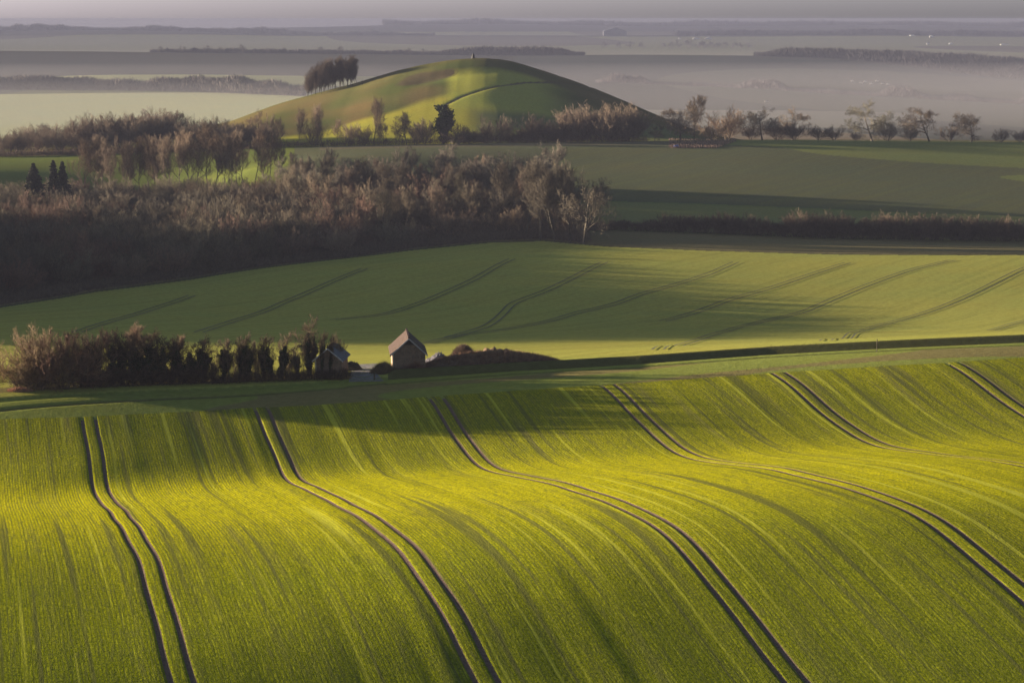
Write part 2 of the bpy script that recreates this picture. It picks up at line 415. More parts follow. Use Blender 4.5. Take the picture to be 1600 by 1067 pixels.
col = m.mix(m.math('MINIMUM', bare, .85), green, (.085,.075,.03))
col = m.mix(m.rng(fine, .52, .68, 0, .75), col, (.075,.075,.018))
col = m.mix(m.rng(fine, .42, .30, 0, .5), col, (.29,.29,.02))
sn = m.n('ShaderNodeSeparateXYZ'); m.put(sn.inputs[0], ru); drill = m.math('SINE', m.math('MULTIPLY', sn.outputs[0], 18.0))
col = m.mix(m.math('MULTIPLY', m.rng(drill, -.1, 1., 0, .8), m.rng(mid_, .35, .6, .5, 1.)), col, (.07,.075,.012))
lin = m.noise(m.map(ru, (.95,.012,1), (1,5,0)), 1., 1, .4)
col = m.mix(m.rng(lin, .60, .68, 0, .7), col, (.06,.06,.018))
col = m.mix(m.rng(lin, .36, .30, 0, .5), col, (.30,.29,.03))
tk = m.attr('track', 'Fac'); tk = m.math('ADD', tk, m.math('MULTIPLY', m.math('SUBTRACT', m.noise(P, 2.2, 3, .7), .5), .9)); tk = m.math('MULTIPLY', m.rng(tk, .28, .62), m.rng(m.attr('track', 'Fac'), .0, .2))
col = m.mix(tk, col, m.mix(m.rng(grain, .3, .7), (.06,.04,.033), (.11,.075,.06)))
hgt = m.math('ADD', m.math('MULTIPLY', grain, 1.), m.math('ADD', m.math('MULTIPLY', gr2, .5), m.math('MULTIPLY', fine, .7)))
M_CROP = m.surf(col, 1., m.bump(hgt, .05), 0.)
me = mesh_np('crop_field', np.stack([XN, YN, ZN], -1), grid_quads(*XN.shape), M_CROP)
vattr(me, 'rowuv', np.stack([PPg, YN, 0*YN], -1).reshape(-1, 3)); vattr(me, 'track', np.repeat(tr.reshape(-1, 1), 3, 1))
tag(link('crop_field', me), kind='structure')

# ------------------------------------------------------------------ haze
def vol_box(name, x0, x1, y0, y1, z0, z1, dens, col, an):
    V = [(x, y, z) for z in (z0, z1) for y in (y0, y1) for x in (x0, x1)]
    Q = [(0,2,3,1),(4,5,7,6),(0,1,5,4),(1,3,7,5),(3,2,6,7),(2,0,4,6)]
    m = NT(name); o = m.n('ShaderNodeVolumePrincipled')
    o.inputs['Color'].default_value = (*col, 1); o.inputs['Density'].default_value = dens; o.inputs['Anisotropy'].default_value = an
    m.t.links.new(o.outputs[0], m.out.inputs['Volume'])
    return tag(link(name, mesh_np(name, V, Q, m.m, False)), kind='stuff')
vol_box('haze', -3200, 3200, -400, 8400, -200, 1.5, .00013, (.093,.098,.145), .0)
vol_box('valley_mist', -3000, 3000, 1330, 8200, -190, -62, .00055, (.255,.24,.262), .0)
vol_box('mist_veil', -3050, 3050, 1700, 8250, -195, -44, .00014, (.125,.125,.155), .0)
vol_box('far_haze', -3100, 3100, 3500, 8300, -198, -1, .00007, (.093,.098,.145), .0)

# ------------------------------------------------------------------ vegetation materials
def wood_mat(name, objcol=True, col=(.1,.075,.05)):
    m = NT(name); P = m.pos()
    base = m.n('ShaderNodeObjectInfo').outputs['Color'] if objcol else col
    n = m.noise(P, 1.3, 2, .6)
    c = m.mix(m.rng(n, .3, .7), m.mix(1., base, (.5,.5,.53), 'MULTIPLY'), m.mix(1., base, (1.12,1.05,.95), 'MULTIPLY'))
    return m.surf(c, .85)
M_TWIG = wood_mat('twigs'); M_BARK = wood_mat('bark', False, (.065,.055,.043))
M_IVY = wood_mat('ivy_leaves', False, (.022,.032,.010)); M_NEEDLE = wood_mat('fir_needles', False, (.035,.036,.022))
M_DEAD = wood_mat('dead_stems')
UPV = np.array([0, 0, 1.])
def nrm(v): return v/(np.linalg.norm(v)+1e-9)
def prisms(S):                                     # S rows: p0(3) p1(3) r0 r1
    S = np.asarray(S, float); d = S[:,3:6]-S[:,:3]; d /= np.linalg.norm(d, axis=1, keepdims=True)+1e-9
    a = np.cross(d, np.where(np.abs(d[:,2:3]) < .9, UPV[None], np.array([[1,0,0]])))
    a /= np.linalg.norm(a, axis=1, keepdims=True)+1e-9; b = np.cross(d, a)
    V = []
    for e, r in ((0, 6), (3, 7)):
        for k in range(3):
            t = k*2.0944; V.append(S[:,e:e+3]+S[:,r:r+1]*(a*math.cos(t)+b*math.sin(t)))
    V = np.stack(V, 1).reshape(-1, 3); i = np.arange(len(S))[:,None]*6
    Q = np.stack([i+np.array([[k, (k+1)%3, 3+(k+1)%3, 3+k]]) for k in range(3)], 1).reshape(-1, 4)
    return V, Q
def blades(Pp, D, L, W, rs):                       # thin tapering stems
    n = len(Pp); s = np.cross(D, rs.normal(size=(n, 3))); s /= np.linalg.norm(s, axis=1, keepdims=True)+1e-9
    V = np.stack([Pp-s*W[:,None]/2, Pp+s*W[:,None]/2, Pp+D*L[:,None]], 1).reshape(-1, 3)
    return V, np.arange(n*3).reshape(-1, 3)
def leafq(Pp, size, rs):
    n = len(Pp); a = rs.normal(size=(n, 3)); a /= np.linalg.norm(a, axis=1, keepdims=True)
    b = np.cross(a, rs.normal(size=(n, 3))); b /= np.linalg.norm(b, axis=1, keepdims=True)
    z = size[:,None]/2
    V = np.stack([Pp-a*z, Pp-b*z*.8, Pp+a*z, Pp+b*z*.8], 1).reshape(-1, 3)
    return V, np.arange(n*4).reshape(-1, 4)
class Grow:
    def __init__(s, seed): s.r = np.random.RandomState(seed); s.S = [[], []]
    def go(s, p, d, L, rd, lev, K):
        n = K['n'][lev]; ch = K['ch'][lev] if lev < len(K['ch']) else 0
        fr0 = K['f0'][lev]; P0 = np.array(p, float); d = nrm(np.array(d, float)); nodes = []
        for i in range(n):
            d = nrm(d+s.r.normal(size=3)*K['w'][lev]+UPV*K['up'][lev]); P1 = P0+d*L/n
            r0 = max(rd*(1-.85*i/n), K['rmin']); r1 = max(rd*(1-.85*(i+1)/n), K['rmin']*.7)
            s.S[0 if lev < K['tl'] else 1].append((*P0, *P1, r0, r1)); nodes.append((P0, P1, d, i)); P0 = P1
        for c in range(ch):
            f = fr0+(1-fr0)*(c+s.r.rand()*.8)/ch; i = min(int(f*n), n-1); A0, A1, dd, _ = nodes[i]
            t = f*n-i; q_ = A0+(A1-A0)*t
            az = s.r.rand()*6.283; side = nrm(np.cross(dd, np.array([math.cos(az), math.sin(az), .3*s.r.randn()])))
            an = math.radians(K['an'][lev])*(.75+.5*s.r.rand())
            nd = nrm(dd*math.cos(an)+side*math.sin(an))
            s.go(q_, nd, L*K['lr'][lev]*(1.15-K['tp'][lev]*f)*(.8+.4*s.r.rand()), max(rd*(1-.8*f)*.6, K['rmin']), lev+1, K)
def tree_parts(seed, K, H0, stems=1, fan=0.):
    g = Grow(seed)
    for k in range(stems):
        a = k*6.283/stems+g.r.rand(); t = fan*(.3+.9*g.r.rand()) if stems > 1 else .06*g.r.randn()
        g.go((.25*math.cos(a)*(stems > 1), .25*math.sin(a)*(stems > 1), -.3), (math.cos(a)*math.sin(t), math.sin(a)*math.sin(t), math.cos(t)),
             H0*(1 if stems == 1 else .75+.35*g.r.rand()), K['r'], 0, K)
    return g
OAK = dict(n=[5,5,4,3,2], ch=[11,8,8,7], f0=[.22,.2,.15,.1,0], w=[.10,.16,.2,.25,.2], up=[.05,.06,.08,.08,.05],
           an=[62,52,48,42], lr=[.62,.5,.48,.5], tp=[.45,.3,.3,.3,0], tl=2, r=.32, rmin=.021)
TALL = dict(OAK, ch=[14,8,7,6], f0=[.30,.15,.15,.1,0], an=[38,34,32,30], lr=[.46,.52,.5,.5], up=[.1,.16,.2,.2,.2], w=[.08,.12,.15,.16,.12], rmin=.018, r=.22, tp=[.5,.3,.3,.3,0])
POLE = dict(OAK, ch=[20,8,6,5], f0=[.12,.1,.1,.1,0], an=[28,30,32,34], lr=[.42,.5,.5,.5], up=[.06,.16,.14,.1,.1], r=.20, tp=[.35,.3,.3,.3,0])
BUSH = dict(OAK, n=[4,4,3,2], ch=[9,7,6], f0=[.15,.1,.1,0], w=[.08,.11,.15,.15], up=[.03,.10,.14,.14], an=[32,33,34], lr=[.5,.48,.5], tp=[.3,.3,.3,0], tl=1, r=.10)
MESH = {}
def reg(kind, seeds, K, H0, stems=1, fan=0., rm=None):
    if rm: K = dict(K, rmin=rm)
    out = []
    for sd in seeds:
        g = tree_parts(sd, K, H0, stems, fan)
        V0, Q0 = prisms(g.S[0]); V1, Q1 = prisms(g.S[1])
        top = np.percentile(V1[:,2], 99.7); wd = np.percentile(np.hypot(V1[:,0], V1[:,1]), 97)
        out.append(dict(parts=[('trunk', mesh_np('trunk', V0, Q0, M_BARK, False)), ('crown', mesh_np('crown', V1, Q1, M_TWIG, False))], h=top, w=wd, g=g))
    MESH[kind] = out
reg('oak', [1,2,3,4], OAK, 10)
reg('tall', [11,12,13,14,15], TALL, 14)
reg('pole', [21,22,23], POLE, 14)
reg('bush', [31,32,33,34,35], BUSH, 7, 9, .75)
reg('wide', [41,42,43], BUSH, 7, 16, 1.05)
reg('far_oak', [51,52,53], dict(OAK, ch=[9,7,6], rmin=.07), 10)
reg('far_bush', [55,56], dict(BUSH, rmin=.06), 7, 8, .8)
# ivy-clad trees: the same skeletons with a leaf sleeve
def ivy_sleeve(g, hmax, thick, n, seed, size=.34, zmin=.2):
    rs = np.random.RandomState(seed); S = np.array(g.S[0]); S = S[(S[:,2] < hmax) & (S[:,6] > .035)]
    L = np.linalg.norm(S[:,3:6]-S[:,:3], axis=1); k = rs.choice(len(S), n, p=L/L.sum()); t = rs.rand(n, 1)
    P0 = S[k,:3]*(1-t)+S[k,3:6]*t
    taper = np.clip(1.15-P0[:,2]/hmax*.55, .2, 1)*thick*(1+.35*np.sin(P0[:,2]*2.1+seed))
    off = rs.normal(size=(n, 3)); off /= np.linalg.norm(off, axis=1, keepdims=True)
    P = P0+off*(taper*rs.rand(n)**.45)[:,None]; P = P[(P[:,2] > zmin) & (P[:,2] < hmax*1.04)]
    return leafq(P, size*(.6+.8*rs.rand(len(P))), rs)
IVYK = dict(OAK, n=[6,5,3,2,2], ch=[11,5,5,4], f0=[.2,.25,.15,.1,0], an=[30,35,38,38], lr=[.45,.5,.5,.5], up=[.1,.2,.1,.1,.1], r=.2, tl=2)
MESH['ivy'] = []
for sd, hm, th, n in ((61,7.2,.75,4200), (62,7.8,.85,4600), (63,6.6,.7,3600), (64,7.4,.55,3000), (65,8.3,.6,3400)):
    g = tree_parts(sd, IVYK, 8.2, 1 if sd % 2 else 2, .16)
    V0, Q0 = prisms(g.S[0]); V1, Q1 = prisms(g.S[1]); V2, Q2 = ivy_sleeve(g, hm, th, n, sd)
    MESH['ivy'].append(dict(parts=[('trunk', mesh_np('trunk', V0, Q0, M_BARK, False)), ('crown', mesh_np('crown', V1, Q1, M_TWIG, False)),
                                   ('ivy', mesh_np('ivy', V2, Q2, M_IVY, False))], h=np.percentile(V1[:,2], 99.5), w=2, g=g))
g = tree_parts(71, dict(IVYK, ch=[9,7,5,4], an=[40,40,38,38], tl=3, r=.4), 15, 2, .1)
V0, Q0 = prisms(g.S[0]); V2, Q2 = ivy_sleeve(g, 15.5, 1.9, 9000, 71, .75)
MESH['ivy_block'] = [dict(parts=[('trunk', mesh_np('trunk', V0, Q0, M_BARK, False)), ('ivy', mesh_np('ivy', V2, Q2, M_IVY, False))], h=15.5, w=3, g=g)]
# spruces: whorls of drooping boughs
def spruce(seed, Hh, Rr):
    rs = np.random.RandomState(seed); PL, TW = [], []
    z = Hh*.06
    while z < Hh*.97:
        R0 = Rr*(1-z/Hh)**.8*(.72+.4*rs.rand()); nb = 7
        for k in range(nb):
            a = k*6.283/nb+rs.rand(); L = R0*(.75+.45*rs.rand())
            d = np.array([math.cos(a), math.sin(a), -.28+.3*(z/Hh)]); p0 = np.array([0,0,z]); TW.append((*p0, *(p0+d*L), .05, .02))
            n = int(26+60*L/Rr); t = rs.rand(n)**.8
            q_ = p0+d*(L*t)[:,None]+rs.normal(size=(n, 3))*np.array([.42,.42,.3])*(L*.36*(1.1-t))[:,None]; q_[:,2] -= .12*t*L
            PL.append(q_)
        z += Hh*.026
    P = np.concatenate(PL); V, Q = leafq(P, .42*(.6+.8*rs.rand(len(P))), rs)
    T, TQ = prisms([(0,0,-.3,0,0,Hh,.22,.03)]+TW)
    return dict(parts=[('trunk', mesh_np('trunk', T, TQ, M_BARK, False)), ('crown', mesh_np('crown', V, Q, M_NEEDLE, False))], h=Hh, w=Rr, g=None)
MESH['spruce'] = [spruce(81, 13, 3.6), spruce(82, 15, 3.0)]

RND = random.Random(4)
BROWN = [(.10,.078,.054), (.11,.083,.058), (.092,.078,.054), (.12,.083,.06), (.085,.068,.05)]
def plant(kind, X, Y, h, label, cat='tree', name='bare_tree', group=None, colr=None, sx=1., var=None, merge=False, rz=None):
    V = MESH[kind]; v = V[var if var is not None else RND.randrange(len(V))]
    s = h/v['h']; z = float(H(X, Y))
    r = bpy.data.objects.new(name, None); COL.objects.link(r); r.empty_display_size = .5
    r.location = (X, Y, z); r.rotation_euler = (0, 0, RND.uniform(0, 6.28) if rz is None else rz); r.scale = (s*sx, s*sx, s)
    c = colr or BROWN[RND.randrange(5)]; k = RND.uniform(.8, 1.2); c = (c[0]*k, c[1]*k, c[2]*k, 1)
    for nm, me in v['parts']:
        o = bpy.data.objects.new(nm, me); COL.objects.link(o); o.parent = r; o.color = c
    return tag(r, label, cat, group)
def mtr(px_, Y): return px_*Y/F

# ------------------------------------------------------------------ the wood on the left
fbk = lambda u: float(np.interp(u, [-400,0,420,500,900,960], [792,802,792,770,760,690]))
cells = []
y = 528.
rw = random.Random(9)
while y < 800:
    x = -.262*y-6+rw.uniform(0, 9)
    while x < 45:
        X = x+rw.uniform(-3.4, 3.4); Y = y+rw.uniform(-3.4, 3.4)
        g = X/Y; u = 800+F*g
        ym = float(mid_b(g)); 
        if ym+9 < Y < fbk(u) and u < 905-(Y-650)*.12:
            cells.append((X, Y, u, Y-ym))
        x += 10.6
    y += 10.6
for X, Y, u, dd in cells:
    back = fbk(u)-Y
    right = u > 560 and dd > 14
    lowback = u < 450 and Y > 705
    if dd < 22:
        plant('bush', X, Y, rw.uniform(7, 10.5), 'low bushy brown tree in the dark front edge of the wood', 'tree', 'bushy_tree', 'bushy trees along the front of the wood', rw.choice([(.15,.11,.08), (.17,.115,.085), (.125,.105,.075)]), 1.1)
    elif (right and rw.random() < .75 or back < 40 and rw.random() < .6) and not lowback:
        plant('tall', X, Y, rw.uniform(14, 18.5), 'tall slender bare tree standing above the rounded crowns of the wood', 'tree', 'bare_tree', 'tall bare trees in the wood', None, .95)
    else:
        cc = rw.choice([(.125,.092,.062), (.10,.082,.055), (.088,.07,.05), (.115,.068,.05), (.15,.12,.08), (.08,.066,.05)])
        plant(rw.choice(['bush', 'bush', 'wide']), X, Y, rw.uniform(10.5, 14.5)*(.68 if lowback else 1), 'rounded brown tree crown packed inside the wood', 'tree', 'rounded_tree', 'rounded trees inside the wood', cc, 1.05)
# tall row along the far meadow behind the wood
for i in range(24):
    u = 138+i*13.0+rw.uniform(-5, 5); Y = 812+rw.uniform(-12, 14); g = (u-800)/F
    plant('tall', g*Y, Y, mtr(rw.uniform(86, 106) if u < 400 else rw.uniform(60, 80), Y), 'tall bare tree with bare lower trunk in front of the green meadow strip', 'tree', 'bare_tree', 'tall bare trees beside the meadow', (.14,.10,.07), .9)
for i in range(26):
    u = 440+i*17+rw.uniform(-6, 6); Y = 765+rw.uniform(-14, 20); g = (u-800)/F
    if u > 880: continue
    plant(rw.choice(['tall', 'oak']), g*Y, Y, mtr(rw.uniform(60, 84), Y), 'grey brown bare tree on the far side of the wood below the hill', 'tree', 'bare_tree', 'greyish bare trees behind the wood', (.125,.105,.085), 1.)
for u, Y, hp in ((868, 668, 118), (892, 664, 124), (912, 662, 112), (845, 672, 128), (820, 676, 120), (790, 690, 118)):
    plant('tall' if u != 912 else 'oak', (u-800)/F*Y, Y, mtr(hp, Y), 'tall wide spreading bare tree at the right hand end of the wood', 'tree', 'bare_tree', 'spreading trees at the right end of the wood', (.085,.07,.052), 1.0)
for u, Y, hp, hh, v_ in ((53, 752, 46, 0, 0), (84, 764, 50, 0, 1), (98, 750, 46, 0, 1)):
    X_ = (u-800)/F*Y; zt = float(hz({53:254, 84:247, 98:249}[u]))*Y; hgt_ = zt-float(H(X_, Y))
    plant('spruce', X_, Y, hgt_, {53:'broad dark spruce, leftmost of three above the brown wood', 84:'tall dark spruce, middle one of three above the brown wood', 98:'slim dark spruce, rightmost of three above the brown wood'}[u], 'spruce', 'spruce_tree', 'spruces above the wood', None, 1.35 if u == 53 else 1.15, v_)
# reddish trees at the far left beyond the meadow, and the trees along the foot of the hill
for i in range(44):
    u = -10+i*10+rw.uniform(-6, 6); Y = 950+rw.uniform(-8, 40)
    hp = np.interp(u, [0, 100, 150, 270, 330, 440], [34, 44, 54, 54, 38, 30])*rw.uniform(.8, 1.1)
    plant(rw.choice(['bush', 'oak', 'bush']), (u-800)/F*Y, Y, mtr(hp, Y), 'reddish brown bare tree in the belt beyond the meadow at the left', 'tree', 'bare_tree', 'reddish trees beyond the meadow', (.135,.10,.075), 1.)
for u, hp, kd in ((440,46,'tall'),(466,60,'tall'),(492,40,'bush'),(505,66,'tall'),(527,42,'tall'),(548,34,'bush'),(583,74,'tall'),(600,36,'oak'),(628,52,'tall'),(636,44,'oak'),(664,40,'bush'),(425,52,'tall'),(405,58,'oak'),(570,30,'bush'),(650,34,'bush')):
    Y = 938+rw.uniform(-4, 6)
    plant(kd, (u-800)/F*Y, Y, mtr(hp, Y), 'slim bare tree in front of the sunlit foot of the hill', 'tree', 'bare_tree', 'thin trees at the foot of the hill', (.14,.10,.07), .9)
plant('ivy_block', (693-800)/F*934, 934, mtr(58, 934), 'dark block shaped ivy covered tree at the foot of the hill', 'tree', 'ivy_covered_tree', None, None, 1.0, 0)
for i, (u, hp, sx) in enumerate(((735,24,1.2),(757,26,1.2),(800,25,1.3),(822,26,1.2),(855,34,1.2),(878,32,1.2),(905,50,1.2),(925,58,1.2),(945,60,1.2),(968,58,1.2),(985,48,1.2),(780,44,.9),(838,46,.9),(890,54,1.),(715,34,1.),(957,46,1.3),(935,42,1.3),(915,36,1.3),(976,36,1.3))):
    Y = 936+rw.uniform(-5, 6)
    low = hp < 36
    plant('wide' if low else 'bush', (u-800)/F*Y, Y, mtr(hp, Y), 'low dark rounded bush tree at the foot of the hill' if low else 'dense pinkish brown bare tree at the right foot of the hill', 'tree', 'rounded_tree', 'low dark trees at the foot of the hill' if low else 'dense brown trees at the right foot of the hill', (.075,.05,.04) if low else (.115,.085,.063), sx*(1. if low else .95))
for (u, hp, kd, lb, c) in ((1022,26,'oak','small bare tree with a clear stem just right of the hill copse',(.10,.09,.06)),
      (1062,44,'oak','bare tree behind the plot of stubble rows, just left of the tallest one',(.13,.10,.075)),
      (1084,58,'tall','tallest bare tree behind the plot of stubble rows',(.13,.10,.075)),
      (1112,26,'bush','low bush between the two trees right of the hill',(.12,.09,.06)),
      (1134,42,'bush','rounded pale brown bare tree at the right end of the stubble rows',(.2,.14,.1)),
      (1172,24,'bush','low bush left of the pale round tree on the field crest',(.13,.09,.07)),
      (1190,42,'oak','pale round bare tree on the field crest between two bushes',(.16,.13,.10)),
      (1212,32,'bush','narrow brown bush beside the pale round tree on the crest',(.17,.12,.09)),
      (1236,42,'oak','wide pale tipped tree in the middle of the crest row',(.16,.12,.09)),
      (1240,26,'bush','dark low bush under the wide pale tipped tree on the crest',(.10,.08,.06)),
      (1278,24,'bush','dark rounded bush on the crest, right of the wide pale tree',(.10,.08,.06)),
      (1302,22,'bush','smallest bush at the right end of the crest row',(.15,.12,.1)),
      (1361,52,'oak','tall rounded bare tree with green tinged branches on the field crest',(.11,.10,.075)),
      (1385,30,'bush','low bush leaning on the tall rounded crest tree',(.12,.1,.08)),
      (1450,44,'oak','broad dark domed bare tree on the crest at the right',(.10,.078,.06)),
      (1420,22,'bush','low bush left of the broad domed crest tree',(.15,.12,.10)),
      (1516,38,'oak','wide open bare tree with crooked branches near the right edge',(.14,.11,.085)),
      (1482,24,'bush','low bush between the two wide crest trees at the right',(.14,.11,.09)),
      (1562,22,'bush','faint low bush near the right edge of the field crest',(.17,.14,.12)),
      (1592,20,'bush','faint low bush cut by the right edge of the photo',(.17,.14,.12)),
      (1335,14,'bush','tiny scrub bush in the gap left of the tall crest tree',(.16,.13,.11))):
    Y = 944+rw.uniform(-3, 5) if hp > 30 else 940
    X_ = (u-800)/F*Y; zc_ = 930*float(hz(np.interp(u, [1000,1200,1600], [219,219,223])))/930*Y
    hreal = mtr(hp*(1.2 if hp > 36 else 1.), Y)+max(0, zc_-float(H(X_, Y)))
    plant(kd, X_, Y, hreal, lb, 'bush' if kd == 'bush' and hp < 34 else 'tree', 'bush' if kd == 'bush' and hp < 34 else 'bare_tree', 'trees on the field crest', c, 1.5 if hp > 36 and kd == 'oak' else 1.2)
# beech clump on the shoulder of the hill
for i in range(39):
    u = 484+(i%13)*6.1+rw.uniform(-2, 2); Y = (1150, 1160, 1170)[i//13]+rw.uniform(-4, 4)
    X_ = (u-800)/F*Y; hp = np.interp(u, [480,500,530,560], [36,46,48,42])*rw.uniform(.92, 1.05)
    plant('pole', X_, Y, mtr(hp, Y), 'bare beech with a straight pale trunk in the clump on the hill', 'tree', 'beech_tree', 'beeches in the hilltop clump', (.07,.052,.043), .85)
# faint tree in the mist behind the belt
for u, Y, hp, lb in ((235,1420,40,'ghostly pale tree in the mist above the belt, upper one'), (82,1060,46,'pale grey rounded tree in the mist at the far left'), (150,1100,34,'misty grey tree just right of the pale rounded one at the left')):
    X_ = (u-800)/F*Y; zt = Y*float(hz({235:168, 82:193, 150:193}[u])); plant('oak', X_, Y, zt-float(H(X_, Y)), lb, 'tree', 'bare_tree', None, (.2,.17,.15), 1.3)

# ------------------------------------------------------------------ massed undergrowth, hedges
def mass(name, pts_, hgt_, n_each, mat, colr, label, cat=None, kind='stuff', L=.8, W=.05, seed=1, spread=.6):
    rs = np.random.RandomState(seed); pts_ = np.asarray(pts_); hgt_ = np.asarray(hgt_)
    k = np.repeat(np.arange(len(pts_)), n_each); n = len(k)
    X = pts_[k,0]+rs.normal(size=n)*spread; Y = pts_[k,1]+rs.normal(size=n)*spread
    Z = H(X, Y)+hgt_[k]*rs.rand(n)**.8-.1
    D = rs.normal(size=(n, 3))*.55+UPV; D /= np.linalg.norm(D, axis=1, keepdims=True)
    V, T = blades(np.stack([X, Y, Z], 1), D, L*(.5+rs.rand(n)), W*(.6+.8*rs.rand(n)), rs)
    o = link(name, mesh_np(name, V, None, mat, False, T)); o.color = (*colr, 1)
    return tag(o, label, cat, None, kind)
rs = np.random.RandomState(77)
pp, hh = [], []
for _ in range(5200):
    u = rs.uniform(-60, 915); g = (u-800)/F; ym = float(mid_b(g)); Y = ym+4+rs.rand()**2*(fbk(u)-ym-8)
    if Y > fbk(u): continue
    pp.append((g*Y, Y)); hh.append(min(1.0+(Y-ym)*.05, 2.0)*rs.uniform(.6, 1.2))
mass('undergrowth', pp, hh, 16, M_TWIG, (.10,.075,.056), 'dark brown scrub filling the floor of the wood', None, 'stuff', 1.5, .13, 3, 1.3)
pp, hh = [], []
for u in np.arange(-20, 1010, 1.2):
    Y = 931+rs.uniform(-2, 2); pp.append(((u-800)/F*Y, Y)); hh.append(rs.uniform(1.2, 2.6))
mass('hedge', pp, hh, 24, M_TWIG, (.085,.052,.042), 'long low brown hedge running along the foot of the hill', 'hedge', None, 1.2, .14, 4, .8)
pp, hh = [], []
for u in np.arange(880, 1680, .55):
    g = (u-800)/F; Y = float(hed_b(g))+1.5+rs.uniform(-.8, 2.0); pp.append((g*Y, Y))
    hh.append((2.2 if u < 1010 else 3.3)+.6*math.sin(u/19)+.5*math.sin(u/7.3))
mass('hedge', pp, hh, 30, M_TWIG, (.062,.045,.034), 'thick dark hedge running across the right half between the two green fields', 'hedge', None, .9, .09, 5, .7)
for i in range(46):
    u = 905+i*15.4+rw.uniform(-6, 6); g = (u-800)/F; Y = float(hed_b(g))+2.5+rw.uniform(0, 2)
    hp = 16 if u < 1030 else 30 if u < 1200 else 24 if u < 1230 else 36
    if abs(u-1405) < 8: hp = 46
    plant('bush', g*Y, Y, mtr(hp*rw.uniform(.85, 1.15), Y), 'overgrown dark shrub rising out of the thick hedge on the right', 'shrub', 'hedge_shrub', 'shrubs growing up through the field hedge', (.085,.06,.045), 1.15)

# the wood goes on past the left edge of the view
rs = np.random.RandomState(78); pp, hh = [], []
for _ in range(9000):
    Y = rs.uniform(455, 700); X = rs.uniform(-340, -100)
    if X > -.262*Y-8 or Y < np.interp(X, [-340,-265,-187,-135], [440,463,494,520]): continue
    pp.append((X, Y)); hh.append(float(np.clip(-48.5-H(X, Y), 10, 30))*rs.uniform(.85, 1.02))
mass('wood', pp, hh, 14, M_TWIG, (.10,.08,.055), 'continuation of the bare wood beyond the left edge', None, 'stuff', 2.6, .8, 6, 1.)

# ------------------------------------------------------------------ tree row beside the barns
def row(kind, u, v, hp, label, **kw):
    x, y, z = G(u, v, 250); return plant(kind, x, y, mtr(hp, y)/.99, label, **kw)
RB = (.10,.066,.034)
row('wide', 62, 606, 92, 'huge rounded many stemmed bush tree at the left end of the roadside row', cat='tree', name='rounded_tree', colr=RB, sx=1.0, var=0)
row('bush', 98, 607, 90, 'rounded reddish tree second from the left in the roadside row', cat='tree', name='rounded_tree', colr=(.14,.075,.05), sx=1.05, var=1)
row('bush', 40, 608, 66, 'low sprawling bush at the far left foot of the roadside row', cat='bush', name='bush', colr=(.16,.10,.045), sx=1.35, var=2)
row('bush', 122, 604, 80, 'brown thicket tree third from the left in the roadside row', cat='tree', name='rounded_tree', colr=(.14,.085,.055), sx=1., var=3)
irow = [(140,603,80,'ivy',1,'first ivy wrapped tree right of the reddish rounded trees'),
        (156,603,84,'ivy',0,'ivy wrapped tree with reddish twigs spreading on top, left of the small light gap'),
        (173,602,74,'ivy',2,'short ivy wrapped tree beside the small light gap in the row'),
        (190,601,82,'ivy',3,'slender ivy wrapped tree just right of the small light gap'),
        (206,601,78,'ivy',0,'bushy ivy wrapped tree left of the tallest brown crown in the row'),
        (222,600,88,'ivy',1,'ivy wrapped tree under the tallest brown crown in the row'),
        (238,600,80,'ivy',2,'dense dark ivy wrapped tree right of the tallest brown crown'),
        (253,599,82,'ivy',4,'pointed ivy wrapped tree in the middle of the row'),
        (268,599,72,'ivy',0,'dark broad ivy wrapped tree left of the leaning pair'),
        (287,598,70,'ivy',3,'left one of the leaning ivy wrapped pair'),
        (302,597,74,'ivy',1,'right one of the leaning ivy wrapped pair'),
        (318,596,66,'ivy',2,'last ivy wrapped tree before the wide gap in the row'),
        (348,597,58,'ivy',3,'lone stubby ivy wrapped tree standing in the wide gap'),
        (373,595,70,'ivy',4,'ivy wrapped tree just right of the wide gap with bare twigs on top'),
        (386,594,64,'ivy',1,'thick ivy wrapped tree second to the right of the wide gap'),
        (412,593,60,'ivy',3,'narrow ivy stem between two ivy wrapped clumps'),
        (425,593,56,'ivy',4,'thin ivy stem with open twigs beside a twin'),
        (438,592,66,'ivy',0,'ivy wrapped tree left of the small rounded ivy tree near the left barn'),
        (465,591,54,'ivy',2,'small rounded ivy wrapped tree near the left barn'),
        (484,590,78,'ivy',4,'tallest column of ivy standing left of the left barn'),
        (503,590,62,'ivy',3,'slim ivy stem in front of the left barn wall'),
        (514,590,66,'ivy',3,'slim leaning ivy stem in front of the middle of the left barn gable')]
for i, (u, v, hp, kd, va, lb) in enumerate(irow):
    if u > 340: hp *= (1.2, 1.02, 1.14, .98, 1.22)[i % 5]
    r = row(kd, u, v, hp, lb, cat='tree', name='ivy_covered_tree', group='ivy wrapped trees in the roadside row', colr=(.075,.05,.03), sx=(1.15 if u < 330 else .42 if u > 495 else .8 if va == 3 and u > 400 else 1.05), var=va, rz=i*1.3)
for u, v, hp, lb in ((170,601,86,'bare reddish crown behind the ivy trees left of the light gap'), (228,599,92,'tallest bare brown crown behind the ivy trees'), (275,597,74,'bare twiggy crown between the middle ivy trees'), (197,600,80,'bare crown behind the slender ivy tree'), (120,602,84,'bare purple brown crown beside the rounded trees')):
    row('tall', u, v-3, hp, lb, cat='tree', name='bare_tree', group='bare crowns in the roadside row', colr=(.12,.075,.05), sx=1.2)
row('oak', 526, 584, 66, 'thin open bare tree behind the left barn roof', cat='tree', name='bare_tree', colr=(.13,.10,.06), sx=.5)
